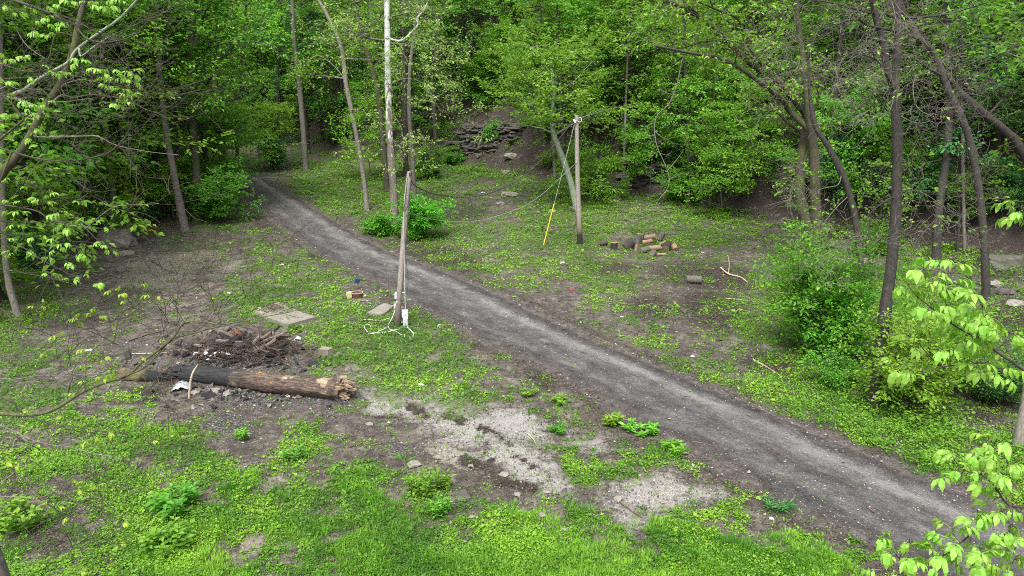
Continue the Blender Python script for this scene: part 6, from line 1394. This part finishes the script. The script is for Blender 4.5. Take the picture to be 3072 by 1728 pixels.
RB = [(z5, [(1640, 1300), (1490, 1210), (1380, 1130), (1280, 1070), (1150, 970), (1020, 870), (890, 820), (700, 700), (620, 640), (530, 560), (400, 460), (300, 345)], 10, 2, (5.0, 4.7), 'twig_dark'),
      (z5, [(700, 700), (675, 420), (690, 250), (740, 100)], 3, 1.5, 4.8, 'twig_dark'), (z5, [(1020, 870), (1000, 800), (1070, 700), (1060, 560)], 3, 1.5, 4.8, 'twig_dark'), (z5, [(530, 560), (480, 330), (450, 120)], 2.5, 1.5, 4.7, 'twig_dark'),
      (z5, [(1150, 970), (1180, 760), (1240, 640)], 2.5, 1.5, 4.9, 'twig_dark'),
      (z5, [(1490, 1210), (1240, 1190), (1080, 1140), (940, 1140), (640, 1170), (560, 1110), (440, 980), (400, 910)], 7, 2, (5.0, 4.7), 'twig_dark'), (z5, [(640, 1170), (540, 1210), (390, 1245), (310, 1200), (240, 1130), (130, 1115)], 4, 1.5, 4.75, 'twig_dark'),
      (z5, [(1640, 860), (1490, 900), (1290, 930), (1180, 1020)], 5, 2, (5.1, 4.9), 'twig_dark'), (z5, [(1290, 930), (1330, 850), (1380, 790)], 3, 1.5, 4.95, 'twig_dark'),
      (z6, [(1700, 845), (1520, 835), (1400, 825), (1330, 760), (1290, 690), (1230, 620), (1140, 550), (1000, 510), (900, 420)], 9, 2, (4.9, 4.6), 'twig_dark'), (z6, [(1290, 690), (1380, 480), (1300, 330), (1180, 240), (1060, 310)], 4, 1.5, 4.7, 'twig_dark'), (z6, [(1380, 480), (1440, 440), (1500, 420)], 2.5, 1.5, 4.7, 'twig_dark'),
      (z6, [(1400, 825), (1300, 890), (1210, 940), (1120, 1010), (1040, 1080), (960, 1150), (830, 1230), (760, 1320), (650, 1390), (560, 1415), (470, 1350), (380, 1260), (300, 1130), (220, 1090)], 7, 2, (4.8, 4.5), 'twig_dark'),
      (z6, [(830, 1230), (700, 1275), (600, 1260), (500, 1150)], 3.5, 1.5, 4.55, 'twig_dark'), (z6, [(560, 1415), (480, 1445), (320, 1415)], 3, 1.5, 4.5, 'twig_dark'), (z6, [(1040, 1090), (1050, 1160), (1140, 1200), (1290, 1210), (1400, 1230)], 3.5, 1.5, 4.6, 'twig_dark'), (z6, [(1140, 1200), (1120, 1300), (1060, 1360)], 2.5, 1.5, 4.6, 'twig_dark'),
      (z6, [(1620, 1080), (1520, 1110), (1430, 1230), (1450, 1300)], 4, 1.5, 4.7, 'twig_dark'), (z6, [(1210, 940), (1330, 960), (1400, 1000), (1330, 1130)], 3, 1.5, 4.7, 'twig_dark'), (z6, [(960, 1150), (900, 1090), (880, 1030)], 2.5, 1.5, 4.6, 'twig_dark'), (z6, [(1210, 940), (1100, 880), (1060, 890)], 2.5, 1.5, 4.7, 'twig_dark'),
      (c3, [(1790, 1100), (1717, 1080), (1660, 1060), (1630, 1080)], 5, 2, 5.0, 'twig_dark'), (c3, [(1717, 1080), (1690, 1030), (1640, 1020)], 3, 1.5, 5.0, 'twig_dark')]
RLV = [(z5, [(450, 75), (680, 95), (740, 60), (760, 125), (345, 160), (395, 190), (550, 150), (430, 200), (600, 250), (285, 335), (330, 300), (410, 275), (530, 260), (500, 390), (570, 380), (620, 320), (740, 235), (840, 260), (800, 350), (890, 350), (720, 395), (830, 415), (640, 420), (960, 440), (930, 470), (1060, 480), (590, 515), (740, 525), (400, 555), (450, 560), (540, 580), (690, 560), (840, 545), (930, 600), (600, 660), (520, 640), (780, 680), (860, 690), (960, 700), (1080, 570), (1160, 590), (1230, 630), (1060, 650), (1140, 660), (1250, 720), (760, 760), (900, 745), (1060, 730), (1200, 790), (1370, 800), (820, 830), (910, 850), (1070, 850), (870, 900), (940, 930), (1060, 920), (1130, 910), (1320, 920), (1000, 1000), (360, 950), (470, 960), (660, 970), (720, 980), (130, 1120), (235, 1120), (220, 1200), (360, 1180), (430, 1190), (490, 1160), (940, 1110), (1010, 1160), (1080, 1080), (1160, 1130), (1100, 1190), (1220, 1170), (1260, 1250), (1330, 1170), (1330, 1060)], LEAF_R, 1.5, .08),
       (z6, [(1150, 230), (1210, 220), (1290, 230), (1010, 310), (1070, 320), (1180, 320), (1240, 350), (1290, 300), (870, 400), (940, 390), (900, 520), (960, 510), (1040, 480), (880, 580), (960, 570), (990, 600), (1110, 570), (1180, 580), (1230, 590), (1190, 450), (1260, 460), (1330, 470), (1360, 400), (1440, 440), (1500, 420), (1280, 530), (1300, 600), (1330, 580),
             (190, 1090), (230, 1095), (300, 1200), (340, 1190), (390, 1250), (440, 1260), (490, 1130), (530, 1150), (590, 1180), (640, 1190), (690, 1200), (500, 1290), (570, 1290), (640, 1290), (760, 1250), (800, 1240), (670, 1320), (800, 1320), (850, 1300), (900, 1300), (880, 1030), (930, 1030), (990, 1030), (840, 1110), (900, 1120), (1060, 890), (1110, 880), (1160, 920), (1080, 950), (1190, 950), (1230, 800), (1290, 830), (1260, 950), (1380, 980), (1420, 1010), (1310, 1070), (1360, 1070), (1330, 1140), (1430, 1090), (1460, 1040), (1080, 1180), (1130, 1190), (1190, 1230), (1040, 1290), (1100, 1300), (1060, 1360), (1140, 1320), (1310, 1240), (1380, 1230), (1410, 1350), (1450, 1290), (1500, 1270), (1240, 1040), (270, 1400), (310, 1410), (1480, 780), (1500, 1330), (1090, 1420)], LEAF_R, 1.4, .08),
       (c3, [(1640, 1020), (1690, 1015), (1630, 1090), (1680, 1100), (1710, 1060)], LEAF_R, 1.3, .05)]
near_tree('near box elder whose fresh lime leaf sprays reach in from the right edge', None, [(3520, 3300, 6.3), (3560, 2300, 5.6), (3580, 1500, 5.1), (3600, 900, 5.0), (3560, 200, 4.9), (3500, -500, 5.2)], [.13, .12, .11, .10, .09, .06], RB, RLV, 4.9, 'bark_grey', 1)
LB = [(z7, [(-60, -20), (150, 10), (300, 55), (500, 130), (620, 190), (770, 250), (830, 330), (900, 400), (1050, 440), (1200, 425), (1330, 395), (1420, 330), (1500, 250), (1560, 170)], 10, 2, (7.2, 7.0), 'twig_dark'),
      (z7, [(520, 130), (680, 175), (860, 255), (940, 310), (1050, 345), (1180, 350), (1300, 300), (1420, 250), (1550, 190)], 5, 2, 7.1, 'twig_dark'),
      (z7, [(-60, 960), (-40, 960), (100, 1050), (200, 1170), (330, 1215), (500, 1215), (600, 1225), (680, 1180), (830, 1170), (1000, 1120), (1140, 1095), (1250, 1080), (1400, 1080), (1500, 1130), (1600, 1160), (1725, 1220)], 6, 2, 7.3, 'twig_dark'),
      (z7, [(680, 1180), (750, 1140), (840, 1075)], 3, 1.5, 7.3, 'twig_dark'), (z7, [(200, 1170), (260, 1260), (330, 1370), (420, 1449)], 4, 2, 7.3, 'twig_dark'),
      (z7, [(-60, 780), (0, 800), (70, 870), (200, 925), (330, 915)], 4, 1.6, 7.2, 'twig_grey'), (z7, [(-60, 650), (0, 660), (100, 690), (250, 735), (400, 735)], 4, 1.6, 7.2, 'twig_grey'), (z7, [(-60, 960), (0, 970), (150, 1025), (280, 1010)], 4, 1.6, 7.1, 'twig_grey'),
      (z7, [(180, 320), (270, 460), (350, 530), (470, 610)], 3, 2, 7.4, 'twig_grey'), (z7, [(-60, 60), (100, 70), (350, 160), (560, 180)], 3, 1.5, 7.3, 'twig_dark'), (z7, [(620, 190), (690, 260), (720, 320), (770, 360)], 4, 2, 7.1, 'twig_dark'), (z7, [(860, 20), (980, -60)], 2.5, 1.5, 7.2, 'twig_dark'),
      (c1, [(-40, 740), (0, 745), (100, 775), (200, 800), (340, 812), (480, 790), (560, 760), (620, 700), (650, 650), (668, 600)], 7, 2, (7.4, 7.2), 'twig_dark'), (c1, [(180, 690), (330, 690), (480, 685), (560, 720), (620, 740), (760, 765), (900, 780)], 4, 1.5, 7.4, 'twig_grey'),
      (c1, [(340, 812), (360, 880), (420, 940), (500, 965), (570, 955)], 3, 1.2, 7.2, 'twig_dark'), (c1, [(-40, 1030), (0, 1030), (180, 1060), (260, 1110), (380, 1130), (430, 1150), (520, 1230), (640, 1280)], 6, 2, 7.3, 'bark_moss'), (c1, [(430, 1150), (500, 1090), (580, 1040), (700, 1030), (800, 1025)], 3, 1.5, 7.3, 'twig_grey'),
      (c1, [(-40, 1190), (60, 1210), (200, 1300), (330, 1370), (420, 1400)], 4, 1.5, 7.3, 'twig_dark'), (c1, [(-40, 1330), (100, 1370), (260, 1400), (420, 1440), (620, 1440)], 4, 1.5, 7.2, 'twig_dark'),
      (c4, [(-80, 640), (0, 632), (130, 640), (250, 620), (340, 570), (420, 520), (530, 475), (640, 440), (720, 370), (800, 310), (870, 250), (930, 175), (1020, 170), (1110, 182), (1230, 165), (1300, 150), (1500, 110), (1640, 60)], 13, 2, (8.0, 7.6), 'bark_olive'),
      (c4, [(640, 440), (740, 390), (860, 265), (960, 230), (1060, 205), (1130, 190)], 6, 3, 7.8, 'bark_olive'), (c4, [(930, 175), (890, 110), (880, 60), (830, 0)], 3, 1.5, 7.7, 'twig_dark'), (c4, [(1110, 182), (1090, 110), (1060, 40), (1040, -60), (1040, -200)], 3, 1.2, 7.7, 'twig_dark'), (c4, [(1110, 182), (1120, 130), (1200, 90), (1260, 70)], 2.5, 1.2, 7.7, 'twig_dark'),
      (c4, [(600, 460), (680, 465), (740, 510), (820, 570), (890, 640), (905, 720), (920, 850)], 5, 1.5, 7.7, 'twig_dark'), (c4, [(-60, 95), (0, 100), (100, 190), (200, 205), (300, 210), (450, 192)], 6, 2, 7.4, 'twig_dark'), (c4, [(-60, 440), (60, 460), (200, 440), (350, 440), (500, 430), (580, 440)], 4, 1.5, 7.5, 'twig_grey'),
      (c4, [(-60, 540), (60, 570), (90, 610), (150, 645), (280, 690), (400, 702), (520, 725), (600, 732), (680, 715), (720, 680)], 6, 2, 7.4, 'twig_dark'), (c4, [(-60, 690), (0, 690), (150, 760), (260, 790), (350, 800), (460, 830), (600, 855)], 5, 1.5, 7.3, 'twig_grey'), (c4, [(440, 830), (465, 890), (485, 965)], 2.5, 1.2, 7.3, 'twig_grey'),
      (c4, [(-60, 830), (0, 850), (100, 950), (180, 990), (250, 1020), (340, 1060), (430, 1090), (520, 1115), (600, 1150)], 5, 1.5, 7.2, 'twig_dark'), (c4, [(-60, 1040), (60, 1050), (200, 1055), (280, 1025), (360, 1060), (430, 1130), (465, 1250)], 4, 1.5, 7.2, 'twig_grey'), (c4, [(-60, 330), (100, 390), (160, 380), (260, 370), (400, 385)], 4, 1.5, 7.4, 'twig_dark'),
      (c4, [(-60, 1090), (80, 1160), (200, 1290), (290, 1340)], 3, 1.5, 7.1, 'twig_dark'), (c4, [(600, 455), (680, 330), (740, 200), (850, 160)], 2.5, 1.2, 7.6, 'twig_grey'), (c4, [(420, 370), (560, 250), (700, 170), (750, 155)], 2.5, 1.2, 7.5, 'twig_grey'), (c4, [(1020, 170), (990, 120), (900, 90), (870, 60)], 2, 1, 7.7, 'twig_dark')]
LLV = [(z7, [(280, 30), (60, 60), (20, 80), (110, 130), (190, 130), (300, 30), (500, 30), (620, 60), (720, 20), (590, 110), (440, 30), (900, 10), (960, 50), (1010, 20), (1060, 60), (1130, 20), (1160, 60), (1220, 10), (1290, 5), (430, 165), (370, 220), (510, 190), (640, 210), (620, 260), (660, 280), (510, 250), (390, 290), (360, 320), (300, 345), (470, 350), (530, 350), (10, 540), (10, 630), (80, 620), (140, 610), (180, 620), (235, 590), (290, 580), (430, 680), (480, 720), (545, 760), (590, 755), (640, 740), (790, 610), (830, 620), (300, 780), (80, 840), (90, 950), (310, 1030), (370, 1040), (420, 1060), (480, 1060), (330, 1090), (390, 1100), (440, 1110), (250, 1130), (390, 1190), (420, 1160), (30, 1180), (10, 1090), (160, 1180), (370, 1300), (350, 1330), (420, 1350), (480, 1370), (120, 1390), (350, 1440),
             (980, 710), (1040, 720), (1070, 770), (1120, 790), (1160, 800), (1200, 790), (1260, 750), (1340, 730), (1400, 750), (1270, 800), (1300, 830), (1350, 840), (1140, 890), (1190, 900), (1220, 900), (1260, 920), (1210, 995), (1260, 1000), (1320, 970), (1350, 1000), (1370, 1020), (1160, 1080), (1210, 1070), (1270, 1070)], LEAF_L, 1.15, .1),
       (c1, [(40, 905), (130, 940), (230, 975), (50, 1010), (110, 1010), (210, 1010), (300, 1060), (390, 1010), (240, 1080), (330, 1130), (420, 1090), (470, 1110), (530, 1140), (300, 1110), (100, 1060), (40, 1060), (170, 1190), (270, 1190), (320, 1220), (290, 1245), (400, 1270), (380, 1290), (490, 1210), (510, 1220), (550, 1255), (220, 1290), (160, 1260), (260, 1370), (330, 1310), (400, 1380), (300, 1400), (350, 1410), (430, 1380), (460, 1430), (500, 1420), (600, 1440), (250, 1370), (60, 1270), (30, 1200), (70, 1130)], LEAF_L, 1.15, .1),
       (c4, [(560, 10), (700, 0), (760, 30), (800, 40), (620, 20), (650, 60), (600, 40), (400, 130), (390, 160), (480, 90), (490, 140), (190, 90), (290, 230), (420, 300), (220, 330), (490, 350), (520, 340), (570, 380), (440, 460), (520, 430), (540, 440), (590, 190), (120, 600), (310, 640), (10, 640), (380, 520), (620, 660), (560, 700), (600, 690), (430, 700), (740, 770), (490, 740), (450, 760), (10, 860), (80, 890), (370, 960), (450, 970), (500, 980), (570, 1000), (400, 1010), (460, 1030), (270, 1110), (215, 1060), (350, 1140), (600, 1290), (630, 1270), (620, 1170), (410, 1410), (200, 1410), (340, 1330), (710, 360), (550, 1400)], LEAF_B, 1.2, .1)]
near_tree('near box elder at the left edge, its trunk cutting the lower left corner', None, [(290, 2830, 8.0), (110, 2150, 7.9), (-22, 1700, 7.8), (-120, 1420, 7.7), (-190, 1000, 7.5), (-240, 600, 7.4), (-270, 200, 7.3), (-290, -250, 7.3)], [.16, .13, .12, .115, .11, .10, .09, .07], LB, LLV, 7.4, 'bark_grey', 2, twigs=4, tw_len=.8)
MB2 = [(z7, [(130, 1000), (250, 930), (400, 820), (520, 750), (700, 650), (780, 530), (900, 430), (1100, 290), (1250, 180), (1420, 0), (1480, -80)], 12, 7, (10.4, 10.2), 'bark_lichen'), (z7, [(840, 580), (950, 500), (1100, 400), (1300, 300)], 7, 3, 10.2, 'bark_lichen'), (z7, [(130, 1000), (280, 940), (430, 935), (520, 1020)], 6, 5, 10.3, 'bark_moss'),
       (z7, [(540, 1045), (640, 985), (760, 1010), (880, 990), (980, 980), (1100, 995), (1190, 1005), (1320, 1040)], 6, 3, (10.4, 9.6), 'bark_moss'), (z7, [(560, 1045), (700, 1050), (860, 1030), (970, 1015)], 4, 2, 10.2, 'twig_grey'), (z7, [(640, 890), (800, 830), (900, 830), (1000, 850), (1100, 880)], 3, 1.5, 10.2, 'twig_grey'), (z7, [(980, 980), (1040, 920), (1110, 905)], 3, 1.5, 10, 'twig_dark'),
       (z7, [(590, 350), (520, 560), (490, 650), (485, 700)], 4, 3, 10.4, 'twig_dark'), (z7, [(400, 1420), (480, 1415), (700, 1410), (900, 1410), (1010, 1405), (1060, 1449)], 5, 3, 10.2, 'twig_grey'), (z7, [(690, 770), (850, 800), (980, 840)], 3, 1.5, 10.3, 'twig_dark'), (z7, [(500, 1130), (560, 1170), (640, 1200), (700, 1180)], 4, 2, 10.3, 'bark_moss')]
near_tree('mossy leaning tree behind the near leaves at the upper left', None, [(-700, 2350, 10.6), (-600, 1900, 10.6), (-420, 1400, 10.6), (-200, 900, 10.5), (-20, 560, 10.5), (72, 441, 10.5), (130, 330, 10.5), (180, 255, 10.5), (208, 190, 10.5), (225, 130, 10.5), (236, 70, 10.5), (255, 0, 10.5), (270, -60, 10.5), (300, -250, 10.5)], [.13, .10, .09, .075, .062, .056, .054, .052, .048, .045, .042, .038, .034, .02], MB2, [], 10.4, 'bark_moss', 3, name='leaning_tree', twigs=4, tw_len=1.4)
